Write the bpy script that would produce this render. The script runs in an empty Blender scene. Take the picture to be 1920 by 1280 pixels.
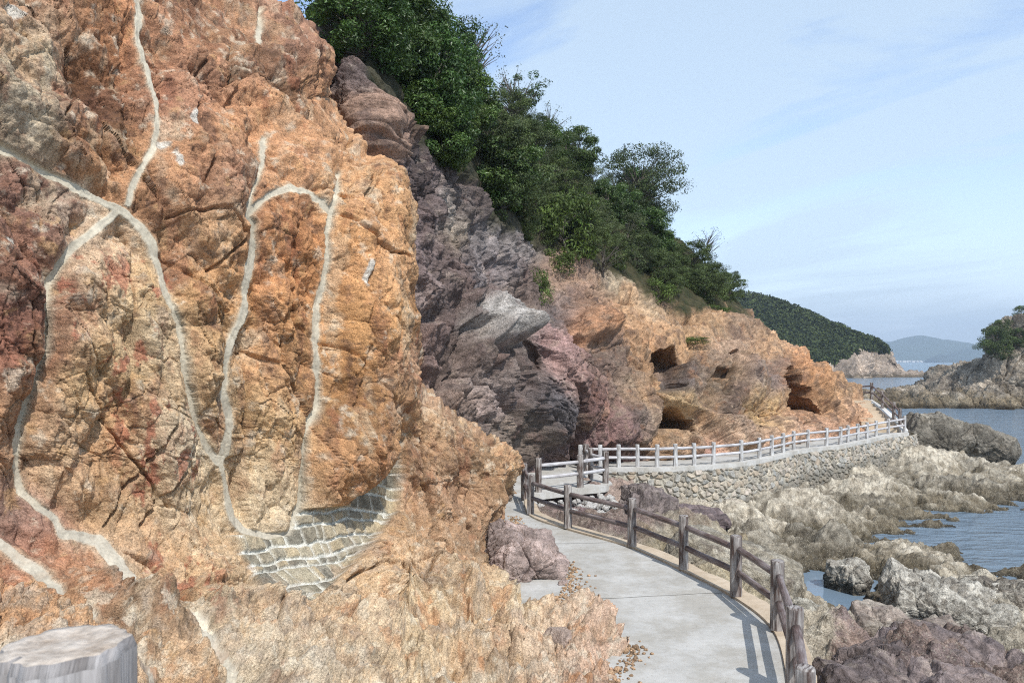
import bpy, math, random
import numpy as np
from concurrent.futures import ThreadPoolExecutor
R = math.radians
Q = 1.0                      # mesh density
F, ZC, UC, VH = 1500.0, 3.4, 960.0, 677.0      # focal length in photo pixels, eye height, centre column, horizon row
# ------------------------------------------------------------------ camera, sky, sun, exposure
scene = bpy.context.scene
cam_d = bpy.data.cameras.new('camera'); cam = bpy.data.objects.new('camera', cam_d)
scene.collection.objects.link(cam); scene.camera = cam
cam.location = (0, 0, ZC); cam.rotation_euler = (R(90), 0, 0)
cam_d.sensor_width = 36; cam_d.lens = 36 * F / 1920; cam_d.shift_y = 37 / 1920
cam_d.clip_start = 0.05; cam_d.clip_end = 20000
cam_d.dof.use_dof = True; cam_d.dof.focus_distance = 13; cam_d.dof.aperture_fstop = 11
SUN_EL, SAZ = 50, (0.44, -0.90)
w = bpy.data.worlds.new('World'); scene.world = w; w.use_nodes = True
nt = w.node_tree; N = nt.nodes; L = nt.links
bg = N['Background']; bg.inputs[1].default_value = 0.14
sky = N.new('ShaderNodeTexSky'); sky.sky_type = 'NISHITA'; sky.sun_disc = False
sky.sun_elevation = R(SUN_EL); sky.sun_rotation = math.atan2(SAZ[0], SAZ[1])
sky.air_density = 1.0; sky.dust_density = 0.6; sky.ozone_density = 1.6
tc = N.new('ShaderNodeTexCoord'); sp = N.new('ShaderNodeSeparateXYZ'); L.new(tc.outputs['Generated'], sp.inputs[0])
def wm(op, a, b=None, c=None):
    n = N.new('ShaderNodeMath'); n.operation = op
    for i, x in enumerate((a, b, c)):
        if x is None: continue
        if isinstance(x, (int, float)): n.inputs[i].default_value = x
        else: L.new(x, n.inputs[i])
    return n.outputs[0]
zz = wm('ADD', wm('MAXIMUM', sp.outputs[2], 0.0), 0.30)
cx = wm('DIVIDE', sp.outputs[0], zz); cy = wm('DIVIDE', sp.outputs[1], zz)
cv = N.new('ShaderNodeCombineXYZ'); L.new(cx, cv.inputs[0]); L.new(cy, cv.inputs[1])
ca, sa = -.80, .60; mp = N.new('ShaderNodeCombineXYZ'); L.new(wm('MULTIPLY', wm('ADD', wm('MULTIPLY', cx, ca), wm('MULTIPLY', cy, sa)), .5), mp.inputs[0]); L.new(wm('MULTIPLY', wm('ADD', wm('MULTIPLY', cx, -sa), wm('MULTIPLY', cy, ca)), 1.6), mp.inputs[1])
n1 = N.new('ShaderNodeTexNoise'); n1.inputs['Scale'].default_value = 2.1; n1.inputs['Detail'].default_value = 9; n1.inputs['Roughness'].default_value = 0.58; n1.inputs['Distortion'].default_value = 0.7
L.new(mp.outputs[0], n1.inputs['Vector'])
n2 = N.new('ShaderNodeTexNoise'); n2.inputs['Scale'].default_value = 0.8; n2.inputs['Detail'].default_value = 3; L.new(cv.outputs[0], n2.inputs['Vector'])
cr = N.new('ShaderNodeValToRGB'); L.new(wm('MULTIPLY_ADD', n2.outputs[0], 0.55, wm('MULTIPLY', n1.outputs[0], 0.7)), cr.inputs[0])
cr.color_ramp.elements[0].position = 0.535; cr.color_ramp.elements[0].color = (0, 0, 0, 1)
cr.color_ramp.elements[1].position = 0.63; cr.color_ramp.elements[1].color = (0.60, 0.60, 0.60, 1)
hz = wm('POWER', wm('SUBTRACT', 1.0, wm('MAXIMUM', sp.outputs[2], 0.0)), 7.0)
mxh = N.new('ShaderNodeMixRGB'); L.new(wm('MULTIPLY', hz, 0.85), mxh.inputs[0]); L.new(sky.outputs[0], mxh.inputs[1]); mxh.inputs[2].default_value = (3.9, 4.95, 6.5, 1)
tint = N.new('ShaderNodeMixRGB'); tint.blend_type = 'MULTIPLY'; tint.inputs[0].default_value = 1; tint.inputs[2].default_value = (1.95, 1.82, 1.75, 1)
L.new(mxh.outputs[0], tint.inputs[1])
mx = N.new('ShaderNodeMixRGB'); L.new(cr.outputs[0], mx.inputs[0]); L.new(tint.outputs[0], mx.inputs[1]); mx.inputs[2].default_value = (5.4, 6.5, 7.3, 1)
L.new(mx.outputs[0], bg.inputs[0])
sd = bpy.data.lights.new('sun', 'SUN'); sun = bpy.data.objects.new('sun', sd); scene.collection.objects.link(sun)
sd.energy = 4.3; sd.angle = R(0.5); sd.color = (1.0, 0.965, 0.92)
from mathutils import Vector, Matrix
sdir = Vector((SAZ[0], SAZ[1], 0)).normalized() * math.cos(R(SUN_EL)); sdir.z = math.sin(R(SUN_EL))
sun.rotation_euler = sdir.to_track_quat('Z', 'Y').to_euler(); sun.location = (10, -20, 40)
scene.view_settings.view_transform = 'Standard'; scene.view_settings.look = 'None'
scene.view_settings.exposure = 0.0; scene.view_settings.gamma = 1
scene.cycles.max_bounces = 6; scene.cycles.diffuse_bounces = 3; scene.cycles.volume_bounces = 0
scene.cycles.use_denoising = False; scene.cycles.sample_clamp_direct = 2.5; scene.cycles.sample_clamp_indirect = 2.0; scene.cycles.filter_width = 1.1
# ------------------------------------------------------------------ numpy noise
POOL = ThreadPoolExecutor(4)
def chunked(fn, p, *a):
    p = np.asarray(p, np.float32); n = len(p); k = 30000
    if n <= k: return fn(p, *a)
    res = list(POOL.map(lambda i: fn(p[i:i + k], *a), range(0, n, k)))
    if isinstance(res[0], tuple): return tuple(np.concatenate([r[j] for r in res]) for j in range(len(res[0])))
    return np.concatenate(res)
def ihash(x, y, z, s):
    h = (x.astype(np.uint32) * np.uint32(374761393)) + (y.astype(np.uint32) * np.uint32(668265263)) + (z.astype(np.uint32) * np.uint32(2147483647 - 58)) + np.uint32((s * 974634777) & 0xffffffff)
    h ^= h >> np.uint32(13); h *= np.uint32(1274126177); h ^= h >> np.uint32(16); h *= np.uint32(2246822519); h ^= h >> np.uint32(15)
    return h
def u01(h, k):
    h = h * np.uint32(2654435761 + 2 * k * 40503 & 0xffffffff | 1); h ^= h >> np.uint32(15); h *= np.uint32(2246822519); h ^= h >> np.uint32(13)
    return (h >> np.uint32(8)).astype(np.float32) / np.float32(16777216)
def _noise(p, s):
    i = np.floor(p).astype(np.int32); f = p - i; w_ = f * f * f * (f * (f * 6 - 15) + 10)
    out = np.zeros(len(p), np.float32)
    for dx in (0, 1):
        for dy in (0, 1):
            for dz in (0, 1):
                h = ihash(i[:, 0] + dx, i[:, 1] + dy, i[:, 2] + dz, s)
                gx = (h & np.uint32(1023)).astype(np.float32) / 511.5 - 1; gy = ((h >> np.uint32(10)) & np.uint32(1023)).astype(np.float32) / 511.5 - 1; gz = ((h >> np.uint32(20)) & np.uint32(1023)).astype(np.float32) / 511.5 - 1
                v = gx * (f[:, 0] - dx) + gy * (f[:, 1] - dy) + gz * (f[:, 2] - dz)
                wx = w_[:, 0] if dx else 1 - w_[:, 0]; wy = w_[:, 1] if dy else 1 - w_[:, 1]; wz = w_[:, 2] if dz else 1 - w_[:, 2]
                out += v * wx * wy * wz
    return out * 1.3
def _fbm(p, s, o, rough, ridged):
    out = np.zeros(len(p), np.float32); a = 1.0; t = 0.0
    for k in range(o):
        n = _noise(p * np.float32(2.03 ** k) + np.float32(k * 17.3), s + k)
        out += a * ((1 - 2.4 * np.abs(n)) if ridged else n); t += a; a *= rough
    return out / t
def fbm(p, s=0, o=4, rough=0.5, ridged=False): return chunked(_fbm, p, s, o, rough, ridged)
def _vor(p, s):
    i = np.floor(p).astype(np.int32); n = len(p)
    F1 = np.full(n, 9.0, np.float32); F2 = np.full(n, 9.0, np.float32); hid = np.zeros(n, np.uint32); D = np.zeros((n, 3), np.float32)
    for dx in (-1, 0, 1):
        for dy in (-1, 0, 1):
            for dz in (-1, 0, 1):
                X = i[:, 0] + dx; Y = i[:, 1] + dy; Z = i[:, 2] + dz
                h = ihash(X, Y, Z, s)
                ax = X + (h & np.uint32(1023)).astype(np.float32) / 1023 - p[:, 0]; ay = Y + ((h >> np.uint32(10)) & np.uint32(1023)).astype(np.float32) / 1023 - p[:, 1]; az = Z + ((h >> np.uint32(20)) & np.uint32(1023)).astype(np.float32) / 1023 - p[:, 2]
                d = ax * ax + ay * ay + az * az
                m = d < F1
                F2 = np.where(m, F1, np.minimum(F2, d)); F1 = np.where(m, d, F1); hid = np.where(m, h, hid)
                D[:, 0] = np.where(m, ax, D[:, 0]); D[:, 1] = np.where(m, ay, D[:, 1]); D[:, 2] = np.where(m, az, D[:, 2])
    F1 = np.sqrt(F1); F2 = np.sqrt(F2)
    g = np.stack([u01(hid, 1) * 2 - 1, u01(hid, 2) * 2 - 1, u01(hid, 3) * 2 - 1], 1)
    facet = (D * g).sum(1) + (u01(hid, 4) - 0.5) * 0.7
    return F1, F2, facet.astype(np.float32), u01(hid, 5)
def vor(p, s=0): return chunked(_vor, p, s)
def _fac(p, s, A):
    i = np.floor(p).astype(np.int32); n = len(p)
    H1 = np.full(n, -9.0, np.float32); H2 = np.full(n, -9.0, np.float32); hid = np.zeros(n, np.uint32)
    for dx in (-1, 0, 1):
        for dy in (-1, 0, 1):
            for dz in (-1, 0, 1):
                X = i[:, 0] + dx; Y = i[:, 1] + dy; Z = i[:, 2] + dz
                h = ihash(X, Y, Z, s); g = h * np.uint32(2654435761); g ^= g >> np.uint32(15)
                ax = X + (h & np.uint32(1023)).astype(np.float32) / 1023 - p[:, 0]; ay = Y + ((h >> np.uint32(10)) & np.uint32(1023)).astype(np.float32) / 1023 - p[:, 1]; az = Z + ((h >> np.uint32(20)) & np.uint32(1023)).astype(np.float32) / 1023 - p[:, 2]
                gx = (g & np.uint32(255)).astype(np.float32) / 127.5 - 1; gy = ((g >> np.uint32(8)) & np.uint32(255)).astype(np.float32) / 127.5 - 1; gz = ((g >> np.uint32(16)) & np.uint32(255)).astype(np.float32) / 127.5 - 1; o = (g >> np.uint32(24)).astype(np.float32) / 255
                v = (ax * gx + ay * gy + az * gz) * .55 + .42 * o - A * (ax * ax + ay * ay + az * az)
                m = v > H1
                H2 = np.where(m, H1, np.maximum(H2, v)); H1 = np.where(m, v, H1); hid = np.where(m, h, hid)
    return H1, H1 - H2, u01(hid, 5)
def fac(p, s, A=.68): return chunked(_fac, p, s, A)
def sstep(x, a, b):
    t = np.clip((x - a) / (b - a), 0, 1); return t * t * (3 - 2 * t)
def rotm(ax, ay, az): return np.array((Matrix.Rotation(R(az), 3, 'Z') @ Matrix.Rotation(R(ay), 3, 'Y') @ Matrix.Rotation(R(ax), 3, 'X')), np.float32)
def rockdisp(p, size, amp, seed, rot=(20, 30, 10), stretch=(1, 1, 0.6), rough=0.25, octs=4, soft=0.0, crack=1.0):
    """fractured rock: plates of random tilt at several sizes, cracks between them and a rough grain; returns height and a per-plate tone"""
    q = (p @ rotm(*rot)) * np.array(stretch, np.float32) / np.float32(size)
    wv = np.stack([fbm(q * 1.1 + 7.1, seed + 11, 3), fbm(q * 1.1 + 31.7, seed + 12, 3), fbm(q * 1.1 + 77.2, seed + 13, 3)], 1)
    q = q + wv * 0.20
    d = np.zeros(len(p), np.float32); tone = np.zeros(len(p), np.float32); a = 1.0; f = 1.0
    for k in range(octs):
        H, e, t = fac(q * np.float32(f) + np.float32(k * 9.7), seed + k)
        sg = -1 if (k % 2 == 1 and soft < .3) else 1
        d += a * sg * (H - .20) * 2.7 - a * 0.34 * crack * (1 - sstep(e, 0.0, 0.06)) * (t > .45)
        tone += (t - 0.5) * (0.5 ** k); a *= 0.46; f *= 2.3
    d += rough * fbm(p / np.float32(size) * 2.5, seed + 40, 6, 0.6) * .9
    return d * amp, tone
# ------------------------------------------------------------------ geometry helpers
def P(u, v, Y): return ((u - UC) * Y / F, Y, ZC - (v - VH) * Y / F)
def proj(p): return UC + F * p[:, 0] / p[:, 1], VH - F * (p[:, 2] - ZC) / p[:, 1]
def crw(n, m):
    """Catmull-Rom weights: n controls, m samples"""
    W = np.zeros((m, n)); t = np.linspace(0, n - 1, m)
    for r, x in enumerate(t):
        i = min(int(x), n - 2); f = x - i
        ws = (-.5 * f + f * f - .5 * f ** 3, 1 - 2.5 * f * f + 1.5 * f ** 3, .5 * f + 2 * f * f - 1.5 * f ** 3, -.5 * f * f + .5 * f ** 3)
        for k, wt in enumerate(ws): W[r, min(max(i - 1 + k, 0), n - 1)] += wt
    return W
def surf(ctrl, nr, nc):
    C = np.array(ctrl, float)
    return np.einsum('ri,ijk,cj->rck', crw(C.shape[0], nr), C, crw(C.shape[1], nc))
def gnormals(S):
    a = np.gradient(S, axis=0); b = np.gradient(S, axis=1); n = np.cross(a, b)
    return n / (np.linalg.norm(n, axis=2, keepdims=True) + 1e-9)
def lin(c):
    c = np.asarray(c, float) / 255.0
    return np.where(c <= 0.04045, c / 12.92, ((c + 0.055) / 1.055) ** 2.4)
ROOT = scene.collection
def put(name, me, parent=None, loc=None, smooth=False):
    o = bpy.data.objects.new(name, me); ROOT.objects.link(o)
    if parent is not None: o.parent = parent
    if loc is not None: o.location = loc
    return o
def mesh_np(name, V, Fc, col=None, mat=None, smooth=True):
    """V (n,3), Fc (m,k) faces of one size"""
    me = bpy.data.meshes.new(name); V = np.ascontiguousarray(V, np.float32); Fc = np.ascontiguousarray(Fc, np.int32)
    me.vertices.add(len(V)); me.vertices.foreach_set('co', V.ravel())
    m, k = Fc.shape
    me.loops.add(m * k); me.loops.foreach_set('vertex_index', Fc.ravel())
    me.polygons.add(m); me.polygons.foreach_set('loop_start', np.arange(0, m * k, k, dtype=np.int32)); me.polygons.foreach_set('loop_total', np.full(m, k, np.int32))
    me.polygons.foreach_set('use_smooth', np.full(m, smooth, bool))
    me.update(calc_edges=True)
    if col is not None:
        a = me.color_attributes.new('Col', 'FLOAT_COLOR', 'POINT'); c4 = np.ones((len(V), 4), np.float32); c4[:, :3] = np.clip(col, 0, 1)
        a.data.foreach_set('color', c4.ravel())
    if mat: me.materials.append(mat)
    return me
def grid_faces(nr, nc):
    i = np.arange(nr * nc).reshape(nr, nc)
    return np.stack([i[:-1, :-1].ravel(), i[1:, :-1].ravel(), i[1:, 1:].ravel(), i[:-1, 1:].ravel()], 1)
def sub_mesh(name, V, Fc, keep, col, mat):
    """the kept faces as a mesh of their own"""
    Fk = Fc[keep]; ids, inv = np.unique(Fk, return_inverse=True)
    return mesh_np(name, V[ids], inv.reshape(Fk.shape), col[ids], mat)
def tag(o, label=None, cat=None, group=None, kind=None):
    if label: o['label'] = label
    if cat: o['category'] = cat
    if group: o['group'] = group
    if kind: o['kind'] = kind
    return o
def empty(name, loc=(0, 0, 0), rz=0):
    o = bpy.data.objects.new(name, None); ROOT.objects.link(o); o.location = loc; o.rotation_euler = (0, 0, rz); o.empty_display_size = 0.2
    return o
def segdist(u, v, pts):
    """distance to a polyline, and running length at the nearest spot"""
    best = np.full(len(u), 1e9); 
    for (x0, y0), (x1, y1) in zip(pts[:-1], pts[1:]):
        dx, dy = x1 - x0, y1 - y0; t = np.clip(((u - x0) * dx + (v - y0) * dy) / (dx * dx + dy * dy + 1e-9), 0, 1)
        best = np.minimum(best, np.hypot(u - x0 - t * dx, v - y0 - t * dy))
    return best
def polysd(u, v, pts):
    """signed distance to a polygon, positive inside"""
    d = segdist(u, v, list(pts) + [pts[0]]); ins = np.zeros(len(u), bool); n = len(pts)
    for i in range(n):
        x0, y0 = pts[i]; x1, y1 = pts[(i + 1) % n]
        if y0 == y1: continue
        c = ((y0 > v) != (y1 > v)) & (u < (x1 - x0) * (v - y0) / (y1 - y0) + x0); ins ^= c
    return np.where(ins, d, -d)
def desat(C, k, g):
    l = (C * np.array((.3, .59, .11))).sum(1, keepdims=True); C = np.clip((l + (C - l) * k) * g, .012, 5); m = C.max(1, keepdims=True); return C * np.where(m > .45, (.45 + .3 * (1 - np.exp(-(m - .45) / .3))) / m, 1)
def colfield(u, v, pts, sig):
    W = np.zeros(len(u)); C = np.zeros((len(u), 3))
    for (x, y, c) in pts:
        wt = np.exp(-((u - x) ** 2 + (v - y) ** 2) / (2 * sig * sig)) + 1e-12; W += wt; C += wt[:, None] * lin(c)
    return C / W[:, None]
# ------------------------------------------------------------------ materials
def mat(name): 
    m = bpy.data.materials.new(name); m.use_nodes = True; return m
def nodes(m): return m.node_tree.nodes, m.node_tree.links, m.node_tree.nodes['Principled BSDF']
def add_noise(m, scale, detail=6, rough=0.6, coord='Object', mapscale=None):
    Nn, Ll, b = nodes(m); t = Nn.new('ShaderNodeTexCoord'); n = Nn.new('ShaderNodeTexNoise')
    n.inputs['Scale'].default_value = scale; n.inputs['Detail'].default_value = detail; n.inputs['Roughness'].default_value = rough
    if mapscale:
        mpn = Nn.new('ShaderNodeMapping'); mpn.inputs['Scale'].default_value = mapscale; Ll.new(t.outputs[coord], mpn.inputs[0]); Ll.new(mpn.outputs[0], n.inputs['Vector'])
    else: Ll.new(t.outputs[coord], n.inputs['Vector'])
    return n
def ramp(m, src, stops):
    Nn, Ll, b = nodes(m); r = Nn.new('ShaderNodeValToRGB'); Ll.new(src, r.inputs[0]); e = r.color_ramp.elements
    while len(e) < len(stops): e.new(0.5)
    for i, (p_, c) in enumerate(stops): e[i].position = p_; e[i].color = (*c, 1) if len(c) == 3 else c
    return r
def mixc(m, a, b_, fac, mode='MIX'):
    Nn, Ll, b = nodes(m); x = Nn.new('ShaderNodeMixRGB'); x.blend_type = mode
    for i, s in ((0, fac), (1, a), (2, b_)):
        if isinstance(s, (int, float)): x.inputs[i].default_value = s
        elif isinstance(s, tuple): x.inputs[i].default_value = (*s, 1)
        else: Ll.new(s, x.inputs[i])
    return x.outputs[0]
def bump(m, hs, dist, strength=1.0, prev=None):
    Nn, Ll, b = nodes(m); x = Nn.new('ShaderNodeBump'); x.inputs['Distance'].default_value = dist; x.inputs['Strength'].default_value = strength
    Ll.new(hs, x.inputs['Height'])
    if prev: Ll.new(prev, x.inputs['Normal'])
    return x.outputs[0]
def rock_mat(name, s=1.0, bd=0.02, contrast=0.5, rough=0.92, grain=0.6, speck=None):
    """vertex colour times a fine mineral grain; s scales the grain to the distance the rock is seen from"""
    m = mat(name); Nn, Ll, b = nodes(m)
    a = Nn.new('ShaderNodeAttribute'); a.attribute_name = 'Col'
    n1 = add_noise(m, 9 / s, 8, 0.65); n2 = add_noise(m, 55 / s, 5, 0.7); n3 = add_noise(m, 2.2 / s, 5, 0.6)
    r1 = ramp(m, n1.outputs[0], [(0.32, (1 - contrast,) * 3), (0.5, (1, 1, 1)), (0.68, (1 + contrast * .8,) * 3)])
    r2 = ramp(m, n2.outputs[0], [(0.36, (1 - grain * .8,) * 3), (0.5, (1, 1, 1)), (0.64, (1 + grain * .7,) * 3)])
    c = mixc(m, a.outputs['Color'], r1.outputs[0], 1.0, 'MULTIPLY'); c = mixc(m, c, r2.outputs[0], 1.0, 'MULTIPLY')
    if speck:
        vn = Nn.new('ShaderNodeTexVoronoi'); vn.inputs['Scale'].default_value = speck[0]; t = Nn.new('ShaderNodeTexCoord'); Ll.new(t.outputs['Object'], vn.inputs['Vector'])
        rs = ramp(m, vn.outputs['Distance'], [(0.12, (1, 1, 1)), (0.34, (0, 0, 0))]); c2 = mixc(m, rs.outputs[0], n3.outputs[0], 1.0, 'MULTIPLY')
        c = mixc(m, c, speck[1], c2)
    Ll.new(c, b.inputs['Base Color']); b.inputs['Roughness'].default_value = rough; b.inputs['Specular IOR Level'].default_value = 0.25
    nr = bump(m, n1.outputs[0], bd * 2.2, 1.0); nr = bump(m, n2.outputs[0], bd * .8, 1.0, nr)
    Ll.new(nr, b.inputs['Normal'])
    return m
M_near = rock_mat('orange_rock', 1.0, 0.022, 0.30, 0.95, 0.5)
M_mid = rock_mat('hill_rock', 2.2, 0.05, 0.42, 0.95, 0.5)
M_shore = rock_mat('barnacled_rock', 1.2, 0.03, 0.45, 0.85, 0.6, (22.0, (0.50, 0.46, 0.37)))
M_plainrock = rock_mat('plain_rock', 1.2, 0.025, 0.4, 0.92, 0.45)
M_far = rock_mat('far_rock', 14.0, 0.35, 0.45, 0.95, 0.5)
def concrete(name, c1, c2, scale=3.0):
    m = mat(name); Nn, Ll, b = nodes(m)
    a = add_noise(m, scale * .35, 6, 0.6); f = add_noise(m, 90, 4, 0.7); g = add_noise(m, scale * 3, 8, 0.7)
    r = ramp(m, a.outputs[0], [(0.3, c1), (0.7, c2)]); r2 = ramp(m, f.outputs[0], [(0.3, (.82,) * 3), (0.7, (1.1,) * 3)]); r3 = ramp(m, g.outputs[0], [(0.3, (.88,) * 3), (0.6, (1.04,) * 3)])
    c = mixc(m, r.outputs[0], r2.outputs[0], 1.0, 'MULTIPLY'); c = mixc(m, c, r3.outputs[0], 1.0, 'MULTIPLY')
    h = add_noise(m, 1.3, 9, 0.72); rs = ramp(m, h.outputs[0], [(0.42, (.78, .75, .70)), (0.56, (1, 1, 1))]); c = mixc(m, c, rs.outputs[0], .8, 'MULTIPLY')
    k = add_noise(m, 28, 3, 0.6); rk = ramp(m, k.outputs[0], [(0.30, (.55, .52, .48)), (0.37, (1, 1, 1))]); c = mixc(m, c, rk.outputs[0], .7, 'MULTIPLY')
    Ll.new(c, b.inputs['Base Color']); b.inputs['Roughness'].default_value = 0.9; b.inputs['Specular IOR Level'].default_value = 0.3
    Ll.new(bump(m, f.outputs[0], 0.004, 0.8), b.inputs['Normal']); return m
M_path = concrete('path_concrete', (0.43, 0.42, 0.39), (0.53, 0.52, 0.49))
M_kerb = concrete('kerb_concrete', (0.50, 0.40, 0.29), (0.60, 0.50, 0.38))
M_slab = concrete('slab_concrete', (0.48, 0.47, 0.44), (0.62, 0.61, 0.58))
def timber(name, dark, light, lo, hi, topc=None):
    """log-shaped posts whose paint has weathered off in streaks along the grain"""
    m = mat(name); Nn, Ll, b = nodes(m)
    n = add_noise(m, 14, 7, 0.65, 'UV', (1.0, 0.13, 1)); n2 = add_noise(m, 60, 4, 0.6, 'UV', (1.0, 0.07, 1)); n3 = add_noise(m, 2.5, 3, 0.5, 'Object')
    mth = Nn.new('ShaderNodeMath'); mth.operation = 'MULTIPLY_ADD'; Ll.new(n3.outputs[0], mth.inputs[0]); mth.inputs[1].default_value = 0.45; Ll.new(n.outputs[0], mth.inputs[2])
    r = ramp(m, mth.outputs[0], [(lo, dark), (hi, light)]); r2 = ramp(m, n2.outputs[0], [(0.35, (.65,) * 3), (0.6, (1.1,) * 3)])
    Ll.new(mixc(m, r.outputs[0], r2.outputs[0], 1.0, 'MULTIPLY'), b.inputs['Base Color']); b.inputs['Roughness'].default_value = 0.6; b.inputs['Specular IOR Level'].default_value = 0.4
    Ll.new(bump(m, n2.outputs[0], 0.01, 0.8), b.inputs['Normal']); return m
M_brown = timber('weathered_brown_post', (0.085, 0.055, 0.045), (0.46, 0.43, 0.40), 0.62, 0.86)
M_brownrail = timber('weathered_brown_rail', (0.12, 0.08, 0.07), (0.36, 0.32, 0.31), 0.62, 1.0)
M_pale = timber('pale_weathered_post', (0.16, 0.13, 0.11), (0.62, 0.62, 0.61), 0.50, 0.78)
M_palerail = timber('pale_weathered_rail', (0.30, 0.27, 0.26), (0.60, 0.59, 0.60), 0.50, 0.80)
M_fore = timber('grey_weathered_post', (0.13, 0.11, 0.10), (0.36, 0.34, 0.33), 0.45, 0.9)
# ------------------------------------------------------------------ NEAR CLIFF
SEAMS = [([(262, -60), (265, -10), (270, 60), (285, 110), (300, 170), (308, 230), (303, 265), (285, 300), (270, 330), (258, 372)], 6.5),
 ([(-60, 245), (-20, 262), (30, 285), (70, 305), (110, 325), (160, 345), (205, 365), (240, 382)], 10),
 ([(240, 382), (215, 405), (185, 430), (150, 455), (120, 490), (100, 530), (88, 580), (85, 630), (88, 660), (75, 700), (60, 750), (45, 790), (40, 830), (38, 880), (45, 920), (80, 950), (115, 970), (130, 995), (170, 1000), (200, 1006), (225, 1040), (262, 1072)], 9),
 ([(240, 382), (270, 410), (298, 450), (315, 500), (328, 560), (345, 610), (352, 660), (360, 720), (378, 780), (400, 840), (425, 875)], 9.5),
 ([(425, 875), (437, 855), (445, 800), (440, 740), (440, 680), (455, 640), (475, 580), (480, 520), (482, 460), (480, 420), (468, 402)], 8),
 ([(503, 250), (500, 290), (490, 330), (478, 370), (465, 405)], 6),
 ([(465, 405), (490, 380), (520, 355), (555, 342), (590, 352), (615, 370), (628, 392)], 7.5),
 ([(640, 320), (638, 360), (630, 400), (622, 440), (618, 500), (610, 560), (608, 620), (605, 700), (600, 760), (580, 820), (570, 880), (565, 945)], 7),
 ([(425, 875), (440, 930), (450, 970), (470, 995), (510, 1003), (545, 1000), (555, 970), (562, 950)], 7),
 ([(-40, 985), (0, 1005), (40, 1040), (90, 1075), (130, 1110), (165, 1150), (195, 1185), (260, 1230), (330, 1290)], 8),
 ([(318, 1110), (345, 1140), (380, 1170), (410, 1215), (440, 1250), (435, 1320)], 8),
 ([(655, 150), (648, 180)], 5), ([(488, 0), (497, 60)], 5), ([(690, 285), (740, 262)], 6)]
CRACKS = [([(385, 20), (395, 110), (380, 200), (398, 290), (390, 350)], .12), ([(560, 420), (566, 520), (548, 600), (560, 720), (545, 800)], .10), ([(203, 500), (206, 600), (200, 700)], .10), ([(700, 310), (712, 420), (690, 520), (700, 640), (672, 760), (690, 860)], .12),
 ([(150, 700), (200, 790), (262, 870), (318, 950)], .10), ([(330, 760), (290, 860), (235, 930), (210, 985)], .14), ([(380, 830), (330, 900), (270, 985)], .12), ([(150, 60), (170, 140), (120, 220), (160, 290)], .12), ([(450, 60), (452, 150), (440, 240)], .10), ([(330, 400), (420, 395), (470, 440), (410, 500)], .12), ([(20, 420), (60, 520), (40, 640), (70, 700)], .12),
 ([(600, 180), (640, 230), (660, 300), (735, 330)], .12), ([(640, 400), (690, 440), (740, 480)], .14), ([(760, 700), (790, 800), (780, 900), (820, 1000), (800, 1100)], .16), ([(850, 800), (880, 880), (870, 980), (920, 1060)], .14), ([(900, 820), (960, 870), (940, 950)], .12), ([(620, 1110), (700, 1060), (760, 1080), (830, 1040)], .16), ([(560, 1160), (640, 1180), (720, 1150), (800, 1200), (900, 1180)], .18), ([(420, 1080), (500, 1120), (520, 1180), (600, 1250)], .16), ([(860, 1100), (900, 1180), (980, 1230)], .16), ([(180, 1010), (300, 1040), (380, 1120), (400, 1230)], .14), ([(60, 1090), (140, 1140), (220, 1160)], .14), ([(950, 1090), (1000, 1160), (1060, 1200)], .12)]
MASON = [(452, 998), (500, 1010), (548, 1002), (566, 955), (640, 948), (690, 915), (722, 878), (742, 860), (742, 905), (735, 960), (702, 1002), (655, 1052), (612, 1108), (566, 1148), (528, 1138), (492, 1108), (480, 1072), (455, 1040)]
BLOCK = [(570, 935), (612, 948), (655, 925), (700, 893), (728, 850), (770, 700), (780, 540), (770, 320), (700, 300), (650, 330), (624, 480), (612, 640), (600, 780), (578, 860)]
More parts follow.
